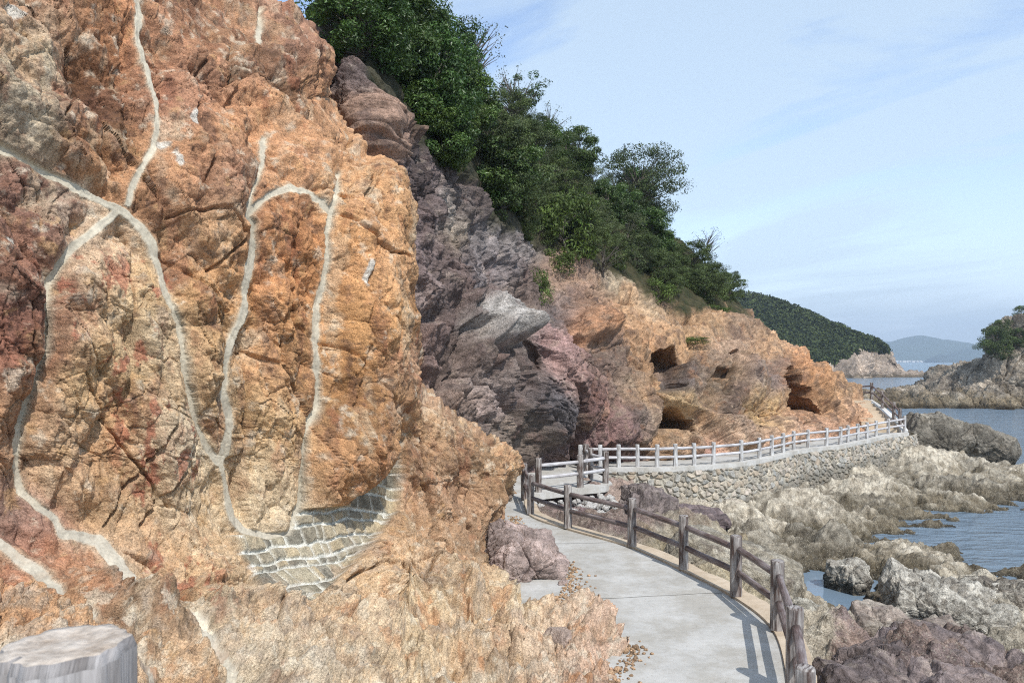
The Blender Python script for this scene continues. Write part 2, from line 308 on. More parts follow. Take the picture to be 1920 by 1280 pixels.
def near_cliff():
    rows = [-220, -60, 80, 200, 320, 450, 560, 650, 720, 800, 870, 940, 1010, 1090, 1160, 1230, 1300, 1450]
    E = [430, 500, 615, 652, 752, 755, 752, 748, 742, 738, 735, 735, 740, 740, 740, 740, 740, 740]
    dY = [2.6, 1.7, 1.1, .7, .4, .15, 0, 0, 0, 0, .05, .15, 0, -.55, -1.2, -2.3, -3.1, -4.4]
    base = [(-250, 5.8), (-100, 6.4), (60, 7.0), (200, 7.6), (330, 8.2), (450, 8.8), (560, 9.5), (660, 10.2), (740, 11.0)]
    tail = {650: [(765, 11.8), (772, 12.8), (770, 13.8), (765, 15), (755, 16.5), (740, 18)],
            720: [(775, 11.8), (800, 12.6), (815, 13.4), (815, 14.2), (805, 15.5), (790, 17)],
            800: [(790, 11.9), (840, 12.4), (885, 13.1), (940, 14.0), (955, 15), (935, 17)],
            870: [(790, 11.8), (850, 12.2), (905, 12.8), (985, 13.5), (1008, 14.4), (985, 16.5)],
            940: [(790, 11.6), (850, 12.0), (905, 12.6), (970, 13.2), (992, 14), (970, 16)],
            1010: [(800, 11.1), (850, 11.5), (890, 12), (945, 12.6), (968, 13.3), (960, 15)],
            1090: [(810, 10.5), (870, 10.8), (930, 11.1), (970, 11.6), (995, 12.3), (1000, 13.4)],
            1160: [(815, 9.9), (890, 10.0), (960, 10.1), (1020, 10.3), (1065, 10.56), (1080, 11.0)],
            1230: [(820, 8.75), (900, 8.85), (980, 8.9), (1065, 9.0), (1125, 9.18), (1145, 9.5)],
            1300: [(820, 7.9), (900, 7.95), (980, 8.0), (1050, 8.05), (1120, 8.15), (1140, 8.4)],
            1450: [(820, 6.7), (900, 6.7), (980, 6.75), (1050, 6.8), (1110, 6.9), (1130, 7.1)]}
    ctrl = []
    for v, e, d in zip(rows, E, dY):
        r = []
        for (u, Y) in base:
            uu = u if u < 300 else 300 + (u - 300) * (e - 300) / 440
            r.append(P(uu, v, Y + d * (Y / 11) ** 1.5))
        Y8 = 11.0 + d
        t = tail.get(v) or [(e + 10, Y8 + .8), (e + 8, Y8 + 2), (e, Y8 + 3.5), (e - 15, Y8 + 5), (e - 30, Y8 + 6.5), (e - 50, Y8 + 8)]
        r += [P(a, v, b) for a, b in t]; ctrl.append(r)
    nr, nc = int(1000 * Q), int(860 * Q)
    S = surf(ctrl, nr, nc); n = gnormals(S)
    if n[nr // 2, nc // 3, 1] > 0: n = -n
    p = S.reshape(-1, 3); nv = n.reshape(-1, 3); u, v = proj(p)
    wob = fbm(p * 2.2, 5, 4) * 9; wob2 = fbm(p * 2.2 + 50, 6, 4) * 9
    pf = p.astype(np.float32)
    big = fbm(pf * 0.55, 61, 3) * 0.28
    foot = sstep(v + 30 * fbm(p * 1.2, 64, 3), 930, 1190)
    ovl = [([(-80, 150), (60, 255), (180, 330), (245, 372), (300, 405), (350, 440), (400, 350), (300, 250), (250, 200)], .14),
           ([(315, 465), (350, 560), (365, 690), (385, 770), (425, 850), (440, 640), (470, 520), (400, 420)], .14),
           ([(120, 500), (200, 430), (300, 520), (340, 700), (400, 860), (430, 960), (250, 960), (110, 930), (60, 820), (100, 650)], .05),
           ([(370, 60), (400, 40), (490, 20), (560, 60), (640, 110), (640, 160), (560, 170), (480, 250), (400, 330), (330, 250), (330, 120)], .10)]
    for it in range(3):
        lo = big + .08 - .50 * (1 - foot) - .03 * foot
        for pts, a in ovl: lo = lo + a * sstep(polysd(u, v, pts), -50, 60)
        lo = lo + .38 * sstep(polysd(u, v, BLOCK), -60, 70) * (.15 + .85 * sstep(segdist(u, v, SEAMS[7][0]), 5, 110))
        u, v = proj(p + nv * lo[:, None])
    for it in range(1):
        blk = polysd(u + wob, v + wob2, BLOCK); b = sstep(blk, -10, 16) * (.15 + .85 * sstep(segdist(u, v, SEAMS[7][0]), 5, 110)); ov = np.zeros(len(u))
        for pts, a in ovl: ov += a * sstep(polysd(u + wob, v + wob2, pts), -12, 26)
    uw, vw = u + wob, v + wob2
    # distance to the mortar, as a fraction of its half width
    hq = fbm(p * 12, 65, 4, .6) * 3.5
    wn = (.80 + 0.8 * fbm(p * 2.5, 9, 4)) * (1 + .5 * sstep(v, 980, 1060))
    sd_ = np.full(len(u), 1e9); rel = np.full(len(u), 1e9)
    for pts, hw in SEAMS:
        d = segdist(u + wob * .5 + hq, v + wob2 * .5 - hq, pts); sd_ = np.minimum(sd_, d); rel = np.minimum(rel, d / (hw * wn))
    ms = polysd(u, v, MASON)
    h1, tone = rockdisp(pf, 1.25, 0.25, 3, (18, -14, 35), (1, 1, .45), 0.22, 5)
    h2, tone2 = rockdisp(pf + 40, 0.33, 0.07, 23, (30, 15, 10), (1, 1, .55), 0.35, 4)
    lobe = np.clip(sd_ / 60, 0, 1) ** .5 * 0.15
    seam = 1 - sstep(rel, 0.85, 1.15); seamw = 1 - sstep(rel, 1.0, 4.0)
    mas = sstep(ms, -3, 3)
    lump = (fbm(pf * 1.6, 66, 4, .5, True) * .16 + fbm(pf * 5, 67, 4, .55) * .05) * foot
    h3, t3 = rockdisp(pf + 11, .60, .22, 263, (40, 5, 60), (1, 1, .7), .25, 4, .45)
    disp = (h1 * (1 - .4 * b) * (1 - .2 * foot) + h2) + lump + h3 * foot + big + lobe + ov + b * 0.38
    base_s = big * .8 + fbm(pf * 1.2, 71, 3) * .10 + 0.0 + b * .1
    disp = disp * (1 - seamw * .55) + (base_s + .02) * seamw * .55
    sm = base_s + 0.0 + fbm(pf * 9, 72, 3) * .012
    crk = np.zeros(len(u)); hf = fbm(pf * 7, 68, 3) * 5
    for pts, dpt in CRACKS: crk = np.maximum(crk, dpt * (1 - sstep(segdist(uw + hf, vw - hf, pts) / (1 + .7 * fbm(pf * 1.5, 69, 2)), .8, 4.2)))
    disp = disp - crk * (1 - seamw)
    k_ = .72 - .42 * foot; disp = disp * (1 - seam) + (disp * (1 - k_) + sm * k_ - .03) * seam
    # masonry: stones in rough courses
    ms_ = p[:, 0] * .52 + p[:, 1] * .85 + fbm(p * 3, 80, 2) * .05; mz = p[:, 2] + .12 * ms_ + fbm(p * 2.2, 81, 3) * .07
    def cells(x, w_, key):
        k = np.floor(x / w_).astype(np.int64)
        def bd(j): return (j + .75 * (u01(ihash(j, key, key * 0, 7), 3) - .5)) * w_
        lo_, hi_ = bd(k), bd(k + 1); k = np.where(x < lo_, k - 1, np.where(x > hi_, k + 1, k)); lo_, hi_ = bd(k), bd(k + 1)
        return k, np.minimum(x - lo_, hi_ - x)
    rr_, ez = cells(mz, .135, np.zeros(len(u), np.int64)); cc_, ex = cells(ms_ + .11 * (rr_ % 2) + .3 * u01(ihash(rr_, rr_, rr_, 5), 1), .20, rr_)
    mt = u01(ihash(rr_, cc_, rr_ * 0, 9), 2); mfc = mt - .5; me_ = np.minimum(ez, ex) + fbm(p * 14, 82, 2) * .008
    stone = sstep(me_, .009, .022)
    mdisp = big * .8 + 0.02 + stone * 0.045 + mfc * .05 * stone + fbm(pf * 14, 91, 3) * .012
    disp = disp * (1 - mas) + mdisp * mas
    disp = disp - .50 * (1 - foot) + .01 * foot
    V = p + nv * disp[:, None]; pf = V.astype(np.float32)
    # colour of the stone itself
    pts = [(40, 40, (176, 122, 82)), (60, 90, (196, 176, 140)), (180, 90, (172, 112, 62)), (180, 190, (130, 82, 58)), (60, 190, (172, 148, 118)), (200, 250, (168, 116, 66)), (350, 60, (160, 108, 70)), (380, 160, (168, 114, 78)),
           (450, 90, (184, 130, 86)), (470, 230, (182, 124, 72)), (560, 60, (150, 105, 78)), (600, 180, (186, 130, 82)), (560, 280, (196, 138, 84)), (340, 320, (172, 118, 70)), (420, 330, (140, 98, 70)), (680, 280, (198, 142, 86)), (690, 360, (204, 146, 82)),
           (60, 400, (134, 92, 72)), (40, 500, (150, 100, 72)), (30, 640, (146, 90, 64)), (60, 560, (112, 74, 60)), (20, 780, (164, 118, 78)), (190, 500, (206, 168, 128)), (170, 580, (190, 150, 106)), (250, 560, (206, 166, 108)), (230, 680, (202, 158, 96)), (290, 640, (212, 182, 140)),
           (180, 720, (198, 156, 100)), (120, 840, (200, 158, 112)), (230, 840, (184, 128, 70)), (330, 830, (214, 188, 150)), (340, 960, (206, 174, 130)), (240, 920, (186, 146, 98)), (390, 600, (190, 142, 82)), (400, 460, (168, 128, 84)), (400, 740, (196, 152, 98)), (410, 520, (190, 132, 66)),
           (530, 430, (172, 112, 56)), (570, 500, (196, 126, 54)), (540, 600, (200, 138, 70)), (550, 700, (194, 138, 78)), (520, 800, (206, 160, 98)), (490, 900, (214, 182, 136)), (520, 960, (212, 184, 144)),
           (690, 480, (208, 142, 66)), (700, 600, (206, 142, 64)), (660, 720, (208, 142, 64)), (700, 800, (202, 138, 70)), (640, 880, (200, 140, 78)), (740, 500, (206, 150, 92)),
           (60, 1060, (180, 112, 72)), (40, 1000, (138, 104, 88)), (150, 1080, (166, 114, 76)), (90, 1130, (190, 140, 88)), (280, 1180, (186, 146, 104)), (380, 1060, (206, 164, 112)), (300, 1020, (198, 152, 104)), (440, 1170, (222, 192, 150)), (350, 1250, (200, 158, 112)), (520, 1240, (216, 190, 156)),
           (600, 1180, (222, 184, 138)), (700, 1100, (218, 176, 124)), (770, 900, (190, 142, 98)), (780, 800, (196, 154, 106)), (860, 830, (168, 128, 88)), (930, 880, (170, 128, 82)), (850, 960, (164, 122, 86)), (900, 1000, (176, 134, 92)), (790, 1020, (206, 160, 110)), (720, 1000, (204, 160, 112)),
           (860, 1090, (178, 140, 98)), (950, 1120, (206, 176, 132)), (800, 1180, (220, 188, 140)), (700, 1230, (222, 190, 148)), (900, 1230, (206, 168, 124)), (1020, 1200, (204, 172, 138)), (1120, 1230, (192, 154, 126)), (820, 720, (160, 122, 96)), (790, 680, (172, 128, 92))]
    C = colfield(uw * 1.0, vw * 1.0, pts, 42)
    C = C * (1 + 0.75 * (tone * .8 + tone2 * .5))[:, None]
    a1 = fbm(pf * 1.7, 101, 5, .6); a2 = fbm(pf * 3.3 + 9, 103, 5, .62); a3 = fbm(pf * 4.0 + 19, 105, 6, .65); a5 = fbm(pf * np.array((3.2, 3.2, .55), np.float32) + 71, 109, 5, .6); a4 = fbm(pf * np.array((2.2, 2.2, .9), np.float32) + 33, 107, 5, .6)
    def mixin(C, m, c): m = m[:, None]; return C * (1 - m) + lin(c) * m
    up = 1 - sstep(v, 850, 1000)
    C = mixin(C, sstep(a1, .08, .34) * .55, (206, 138, 62)); C = mixin(C, sstep(a2, .12, .30) * .4, (164, 100, 54)); C = mixin(C, sstep(-a1, .14, .40) * .45, (216, 196, 164))
    C = mixin(C, sstep(a4, .15, .28) * .45 * up, (148, 78, 44)); C = mixin(C, sstep(a3, .13, .27) * .5, (222, 204, 176)); C = mixin(C, sstep(a5, .10, .22) * .40 * up, (128, 80, 54)); C = mixin(C, sstep(-a5, .14, .26) * .35, (214, 186, 146)); C = mixin(C, sstep(-a3, .13, .26) * .65 * up, (96, 66, 52)); C = mixin(C, sstep(-a2, .20, .34) * .45, (212, 160, 88))
    red = sstep(fbm(pf * np.array((4, 4, 2.0), np.float32), 113, 5, .6), .10, .17) * (sstep(polysd(u, v, [(90, 470), (330, 480), (370, 800), (420, 1150), (300, 1150), (200, 700), (90, 620)]), -40, 20) * .7)
    C = mixin(C, red, (170, 82, 48))
    for (x, y, rx, ry) in [(372, 215, 9, 16), (683, 512, 9, 24), (318, 258, 12, 7), (338, 290, 7, 20), (8, 455, 12, 8), (30, 20, 22, 18)]:
        C = mixin(C, 1 - sstep(np.hypot((u + wob * .7 - x) / rx, (v + wob2 * .7 - y) / ry), .8, 1.2), (222, 208, 192))
    sc = lin((178, 166, 144)) * (1 + .55 * fbm(pf * 3, 120, 5, .6) + .25 * fbm(pf * 14, 121, 3))[:, None]
    gs = sstep(v, 900, 1000)[:, None] * .55; sc = sc * (1 - gs) + lin((172, 164, 150)) * gs
    C = mixin(C, (1 - sstep(rel, 1.0, 1.9)) * .35, (205, 182, 148))
    C = C * (1 - seam[:, None]) + sc * seam[:, None]
    stc = colfield(mt * 100, np.zeros(len(u)), [(0, 0, (142, 132, 110)), (25, 0, (176, 162, 132)), (50, 0, (120, 114, 100)), (75, 0, (186, 164, 124)), (100, 0, (156, 144, 120))], 9) * (1 + .5 * a3[:, None])
    mor = lin((226, 222, 210)); mc = mor * (1 - stone[:, None]) + stc * stone[:, None]
    C = C * (1 - mas[:, None]) + mc * mas[:, None]
    C = C * (1 + .5 * fbm(pf * 16, 130, 4, .7) * (1 - .7 * seam))[:, None]; C = mixin(C, sstep(a3 + .4 * a1, .03, .2) * foot * .6, (150, 116, 86)); C = mixin(C, sstep(-a3, .08, .2) * foot * .5, (226, 212, 186)); C = mixin(C, sstep(a4, .08, .22) * foot * .5, (176, 158, 138)); C = mixin(C, sstep(-a4, .14, .25) * foot * .6, (196, 130, 66))
    C = mixin(C, sstep(a1 + .3 * a3, .16, .30) * .35, (158, 142, 122))
    C = C * np.array((1.0, 1.015, .97)); C = desat(C, .75, 1.06 + .04 * foot[:, None])
    Fc = grid_faces(nr, nc)
    fm = mas[Fc].mean(1) > .5; fs = (seam[Fc].mean(1) > .5) & ~fm
    root = put('cliff', sub_mesh('cliff', V, Fc, ~(fm | fs), C, M_near)); tag(root, 'tall orange and rust coloured rock face patched with mortar seams beside the path', 'cliff', kind='structure')
    o = put('mortar_seam', sub_mesh('mortar_seam', V, Fc, fs, C, M_mortar), root); o['label'] = 'smooth grey mortar filling the winding cracks'
    o = put('stone_masonry', sub_mesh('stone_masonry', V, Fc, fm, C, M_near), root); o['label'] = 'patch of small grey stones in white mortar under the overhang'
M_mortar = rock_mat('smooth_mortar', 1.5, 0.006, 0.16, 0.9, 0.2)
near_cliff()
# ------------------------------------------------------------------ HILL behind
HILL = {560: [(900, 19), (700, 18.5), (450, 19), (300, 19.5), (130, 20.5), (20, 22), (-80, 24), (-260, 28)],
 640: [(930, 18), (730, 17), (520, 17), (360, 17), (200, 17.3), (110, 18.5), (20, 20.5), (-150, 25)],
 700: [(950, 17), (760, 16), (600, 16), (420, 16), (280, 16.0), (180, 16.8), (90, 18.5), (-60, 23)],
 770: [(950, 17.5), (800, 16.5), (640, 17), (480, 17.5), (370, 18), (300, 18.8), (200, 20.5), (60, 25)],
 850: [(960, 18.5), (800, 16.6), (680, 17.8), (560, 19.2), (440, 20.3), (345, 21.2), (250, 23), (120, 28)],
 930: [(960, 21), (860, 18.5), (740, 19.2), (600, 21.0), (500, 22.5), (405, 24), (300, 27), (190, 33)],
 1000: [(960, 25), (862, 24.6), (760, 24), (640, 23.8), (540, 25.5), (455, 28), (350, 33), (260, 39)],
 1080: [(940, 27), (866, 26.5), (760, 25.5), (650, 25.7), (560, 28), (485, 32), (400, 36), (320, 42)],
 1160: [(920, 27.5), (866, 27), (780, 26.8), (690, 28), (600, 30.5), (520, 34.5), (450, 39), (370, 45)],
 1240: [(910, 28), (862, 27.8), (800, 28.2), (720, 29.5), (640, 32), (555, 37), (495, 42), (430, 48)],
 1320: [(905, 29), (857, 28.9), (800, 29.6), (740, 30.6), (670, 33), (590, 38), (545, 43), (490, 49)],
 1400: [(900, 30.5), (850, 30.4), (800, 31.2), (750, 32.2), (690, 34.5), (630, 38), (596, 43), (585, 50)],
 1470: [(890, 32.5), (840, 32.6), (800, 33.4), (760, 34.2), (715, 36), (675, 38.5), (652, 42), (655, 50)],
 1530: [(870, 34.2), (826, 34.8), (795, 35.4), (765, 36.2), (735, 37.5), (705, 39.5), (690, 42), (705, 50)],
 1590: [(850, 36.6), (812, 37.2), (790, 38), (772, 38.8), (750, 40), (732, 41.5), (728, 44), (745, 52)],
 1636: [(840, 38), (803, 38.7), (795, 39.2), (786, 39.7), (777, 40.4), (770, 41.5), (772, 44), (790, 52)],
 1641: [(850, 40), (815, 40.7), (806, 41.2), (800, 41.8), (795, 42.4), (790, 43.2), (790, 46), (805, 54)]}
def hill():
    cols = sorted(HILL); ctrl = [[P(u, *HILL[u][r]) for u in cols] for r in range(8)]
    nr, nc = int(760 * Q), int(1050 * Q)
    S = surf(ctrl, nr, nc)[:, ::1]; n = gnormals(S)
    if n[nr // 3, nc // 2, 1] > 0: n = -n
    p = S.reshape(-1, 3); nv = n.reshape(-1, 3); u, v = proj(p); pf = p.astype(np.float32)
    wob = fbm(pf * .9, 5, 5) * 22; wob2 = fbm(pf * .9 + 50, 6, 5) * 22; uw, vw = u + wob, v + wob2
    right = sstep(u, 980, 1180)
    h1, t1 = rockdisp(pf, 2.6, 0.70, 203, (35, -25, 20), (1, 1, .8), 0.12, 5)
    h2, t2 = rockdisp(pf + 20, 1.1, 0.26, 223, (10, 50, 30), (1, 1, .55), 0.30, 4)
    disp = h1 * (1 - right * .55) + h2 * (.8 + .3 * right) + fbm(pf * 3.5, 231, 4, .6, True) * .05
    cav = np.zeros(len(u))
    lumps = [([(868, 560), (900, 530), (960, 560), (1005, 610), (985, 625), (940, 655), (905, 615), (880, 600)], .7), ([(795, 600), (850, 585), (890, 640), (880, 690), (800, 680)], .5), ([(880, 640), (930, 620), (940, 670), (900, 730), (860, 720)], .4),
             ([(945, 650), (1000, 620), (1010, 690), (985, 700), (955, 690)], -.30), ([(990, 690), (1050, 700), (1080, 760), (1070, 830), (1005, 830)], .3), ([(1010, 640), (1110, 650), (1200, 760), (1225, 840), (1080, 850), (1080, 740)], .45),
             ([(1072, 570), (1130, 545), (1170, 600), (1140, 640), (1090, 620)], .5), ([(1236, 655), (1262, 648), (1296, 670), (1300, 715), (1262, 738), (1240, 735)], -1.5), ([(1268, 690), (1312, 650), (1325, 720), (1300, 745)], .35),
             ([(1232, 755), (1268, 765), (1300, 790), (1306, 812), (1236, 800)], -2.0), ([(1232, 738), (1300, 755), (1400, 790), (1430, 835), (1370, 850), (1340, 815), (1308, 780), (1262, 762)], .75), ([(1236, 808), (1310, 805), (1340, 860), (1236, 865)], .45),
             ([(1430, 800), (1500, 765), (1560, 790), (1580, 830), (1440, 845)], .6), ([(1470, 664), (1487, 672), (1500, 700), (1530, 745), (1555, 770), (1500, 762), (1482, 740), (1478, 700)], -2.6),
             ([(1490, 668), (1540, 690), (1600, 730), (1625, 775), (1595, 790), (1560, 760), (1515, 715)], .7), ([(1395, 640), (1440, 680), (1445, 740), (1425, 780), (1385, 720)], .3), ([(1345, 690), (1372, 700), (1368, 712), (1345, 710)], -.5),
             ([(1370, 665), (1378, 665), (1372, 760), (1362, 760)], -.45), ([(1426, 795), (1438, 797), (1438, 803), (1426, 801)], -.5), ([(1276, 818), (1290, 815), (1292, 838), (1278, 840)], -.8),
             ([(1160, 690), (1225, 700), (1236, 860), (1215, 850)], .35), ([(650, 120), (700, 110), (740, 240), (690, 290), (655, 230)], .3)]
    lo = disp * 0
    for it in range(3):
        u, v = proj(p + nv * lo[:, None]); lo = .3 * lo + .7 * sum(a * sstep(polysd(u, v, pts), -25, 35) for pts, a in lumps if a > 0)
    for it in range(1):
        disp2 = disp * 0; cav = disp * 0; u, v = proj(p + nv * lo[:, None])
        for pts, a in lumps:
            g_ = sstep(polysd(u + wob * .5, v + wob2 * .5, pts), -3 if a < 0 else -5, 5 if a < 0 else 14)
            if a < 0: cav += -a * 1.3 * g_
            else: disp2 += a * g_
    disp = (disp + disp2) * (1 - .6 * sstep(cav, 0, 1)); uw, vw = u + wob, v + wob2
    veg = sstep(polysd(uw, vw, [(560, -300), (560, 20), (660, 110), (740, 245), (800, 300), (900, 350), (950, 430), (1010, 455), (1100, 500), (1200, 545), (1290, 580), (1380, 585), (1420, 600), (1420, 200)]), -4, 10)
    disp = disp * (1 - veg * .6)
    V = p + nv * disp[:, None] + cav[:, None] * np.array((-.25, 1.0, -.12)); pf = V.astype(np.float32)
    pts = [(690, 150, (104, 86, 82)), (700, 220, (150, 112, 84)), (800, 330, (110, 92, 90)), (800, 400, (116, 94, 92)), (790, 480, (124, 102, 100)), (810, 560, (134, 112, 106)), (850, 400, (122, 104, 96)), (855, 440, (178, 150, 104)), (845, 410, (190, 180, 166)), (900, 380, (100, 84, 80)), (900, 470, (112, 96, 96)),
           (930, 440, (120, 112, 112)), (940, 500, (134, 120, 120)), (930, 590, (176, 170, 164)), (950, 610, (172, 166, 160)), (985, 450, (146, 134, 130)), (870, 540, (136, 108, 100)), (830, 630, (134, 106, 98)), (900, 660, (124, 100, 88)), (860, 740, (154, 126, 110)), (960, 740, (148, 124, 116)), (940, 700, (142, 122, 112)), (980, 660, (110, 90, 82)),
           (980, 800, (128, 108, 90)), (1030, 760, (104, 98, 104)), (1040, 800, (100, 94, 100)), (1000, 560, (156, 130, 112)), (1010, 520, (120, 98, 86)), (1050, 520, (184, 144, 112)), (1060, 570, (132, 120, 124)), (1110, 590, (204, 142, 92)), (1120, 540, (176, 136, 112)), (1060, 650, (172, 128, 122)), (1070, 700, (168, 128, 118)), (1110, 720, (156, 114, 106)), (1140, 770, (158, 114, 110)), (1150, 820, (150, 112, 112)), (1100, 830, (142, 108, 108)), (1060, 840, (140, 112, 112)), (1180, 820, (148, 114, 114)),
           (1150, 680, (140, 114, 104)), (1205, 790, (126, 118, 122)), (1190, 720, (150, 128, 116)), (1180, 570, (190, 146, 106)), (1200, 620, (198, 150, 108)), (1220, 680, (180, 134, 92)), (1215, 740, (186, 142, 96)), (1240, 800, (196, 152, 104)), (1150, 520, (154, 146, 128)), (1220, 560, (176, 152, 126)), (1270, 600, (188, 146, 108)), (1300, 640, (186, 142, 98)), (1330, 610, (182, 142, 104)), (1310, 700, (120, 110, 116)),
           (1350, 660, (164, 134, 116)), (1350, 720, (172, 136, 96)), (1380, 740, (128, 108, 108)), (1400, 800, (150, 124, 112)), (1370, 780, (134, 110, 102)), (1420, 760, (194, 154, 98)), (1450, 700, (122, 108, 112)), (1440, 650, (186, 144, 106)), (1460, 780, (200, 164, 104)), (1400, 620, (164, 132, 110)), (1280, 760, (206, 170, 122)), (1320, 800, (214, 176, 140)), (1370, 830, (220, 182, 150)), (1270, 840, (206, 166, 134)), (1330, 850, (196, 140, 132)),
           (1460, 820, (216, 172, 146)), (1500, 790, (218, 174, 150)), (1560, 810, (206, 158, 132)), (1500, 690, (202, 142, 92)), (1540, 720, (206, 148, 96)), (1580, 740, (198, 156, 116)), (1560, 760, (190, 140, 94)), (1600, 770, (212, 166, 132)), (1625, 780, (220, 172, 140)), (1520, 760, (150, 104, 70))]
    C = colfield(uw, vw, pts, 22)
    C *= (1 + .6 * (t1 * .8 + t2 * .5))[:, None]
    a1 = fbm(pf * .9, 301, 5, .6); a2 = fbm(pf * 2.0 + 9, 303, 5, .65); a3 = fbm(pf * np.array((1.4, 1.4, .6), np.float32) + 19, 305, 5, .62)
    def mixin(C, m, c): m = m[:, None]; return C * (1 - m) + lin(c) * m
    C = mixin(C, sstep(a1, .10, .30) * .45 * right, (190, 132, 76)); C = mixin(C, sstep(a2, .14, .30) * .3, (190, 166, 140)); C = mixin(C, sstep(a3, .09, .22) * .6, (108, 86, 80)); C = mixin(C, sstep(a1 * .6 - a3, .10, .22) * .45 * right, (132, 116, 106)); C = mixin(C, sstep(-a2, .16, .32) * .45 * right, (150, 96, 64)); C = mixin(C, sstep(-a1, .16, .32) * .4 * (1 - right), (142, 104, 92))
    C = mixin(C, veg, (70, 66, 40)); C = mixin(C, sstep(a3, 0, .2) * veg * .6, (44, 56, 24))
    C = C * (1 + .6 * fbm(pf * 7, 330, 4, .7))[:, None]; C = C * (1 - right[:, None] * np.array((0, .02, .18))) * (1 + (1 - right[:, None]) * np.array((.04, 0, -.07))); C = desat(C, .60 + .18 * right[:, None], 1.05 - .09 * right[:, None])
    o = put('hillside', mesh_np('hillside', V, grid_faces(nr, nc), C, M_mid)); tag(o, 'rocky hillside of mauve then orange rock sloping down to the right', 'hillside', kind='structure')
    return S, V.reshape(nr, nc, 3)
HS, HV = hill()
# ------------------------------------------------------------------ SHORE (height field from control points)
SH = [(1000, 960, 19), (1060, 985, 18.6), (1150, 985, 19.5), (1190, 1020, 17.5), (1200, 915, 24.2), (1180, 950, 22), (1240, 945, 23.4), (1300, 950, 24), (1300, 975, 22.5), (1340, 985, 21.5), (1250, 1010, 18.5), (1330, 1050, 17), (1420, 1000, 20.5), (1400, 940, 25), (1470, 1040, 19),
 (1440, 1090, 16), (1500, 1180, 13), (1540, 1230, 12), (1530, 1290, 10.8), (1500, 905, 28), (1600, 950, 27), (1560, 1000, 23.5), (1620, 1020, 23), (1560, 1060, 20), (1650, 900, 32.5), (1700, 872, 36.5), (1770, 850, 38.5), (1820, 880, 35), (1880, 905, 33), (1920, 890, 37), (1730, 930, 29.5), (1800, 940, 29),
 (1680, 1000, 24.5), (1690, 1060, 20.8), (1650, 1040, 21.6), (1735, 1015, 23.4), (1700, 1030, 22.6), (1660, 985, 25.5), (1720, 1065, 20.9), (1620, 1180, 14.5), (1600, 1130, 17.2), (1660, 1110, 18), (1640, 1240, 11.6), (1720, 1160, 14.2), (1740, 1240, 11.0), (1850, 1260, 10.6), (1800, 1120, 16.2), (1760, 1085, 18), (1850, 1100, 17.8), (1900, 1110, 17.2), (1800, 1190, 14), (1900, 1200, 13.6), (1950, 1150, 16)]
SHW = [(0, 17, -.9), (0, 9, -.7), (2, 9, -.7), (2.3, 12, -.7), (1.2, 15.5, -.6), (-1, 22, -.6), (3, 6, -.5), (6, 7, -.8), (12, 8, -1.2), (0, 6, -.6), (4, 29, -.9), (10, 34, -.8), (16, 42, -.6), (20, 44, -1.0), (24, 47, -2.0), (30, 50, -3.2), (3.8, 8.5, -.7), (4.2, 7.0, -.6), (20, 40, -.9),
       (15.5, 27.5, -2.6), (18, 25, -3), (22, 28, -3), (14.2, 21.5, -2.7), (20, 20, -2.9), (16, 18.4, -2.4), (30, 30, -3), (27, 38, -3), (40, 40, -4), (40, 15, -3), (36, 55, -4), (15.8, 26.0, -2.5), (7.3, 18.6, -2.35), (8.1, 17.9, -2.35), (6.9, 17.6, -2.25), (13.0, 22.2, -2.3), (19, 33, -1.5), (8.6, 16.6, -2.1), (7.2, 15.0, -2.15),
       (7.6, 18.8, -2.85), (6.7, 18.4, -2.8), (8.2, 17.2, -2.85), (7.0, 16.9, -2.8), (7.7, 17.9, -3.0), (0, 60, -3), (20, 60, -4), (25, 34.5, -2.2), (22.5, 30.5, -2.35)]
def shore_z(x, y):
    pts = [(*P(*s)[:2], P(*s)[2] + (.28 if 1590 < s[0] < 1770 and s[1] > 975 and s[1] < 1100 else 0)) for s in SH] + SHW; A = np.array(pts); X = A[:, :2]; z = A[:, 2]
    K = np.hypot(X[:, None, 0] - X[None, :, 0], X[:, None, 1] - X[None, :, 1]); K = K + np.eye(len(X)) * -0.15
    wt = np.linalg.solve(K, z - z.mean())
    out = np.full(x.shape, z.mean())
    for i in range(len(X)): out += wt[i] * np.sqrt((x - X[i, 0]) ** 2 + (y - X[i, 1]) ** 2 + .05)
    return out
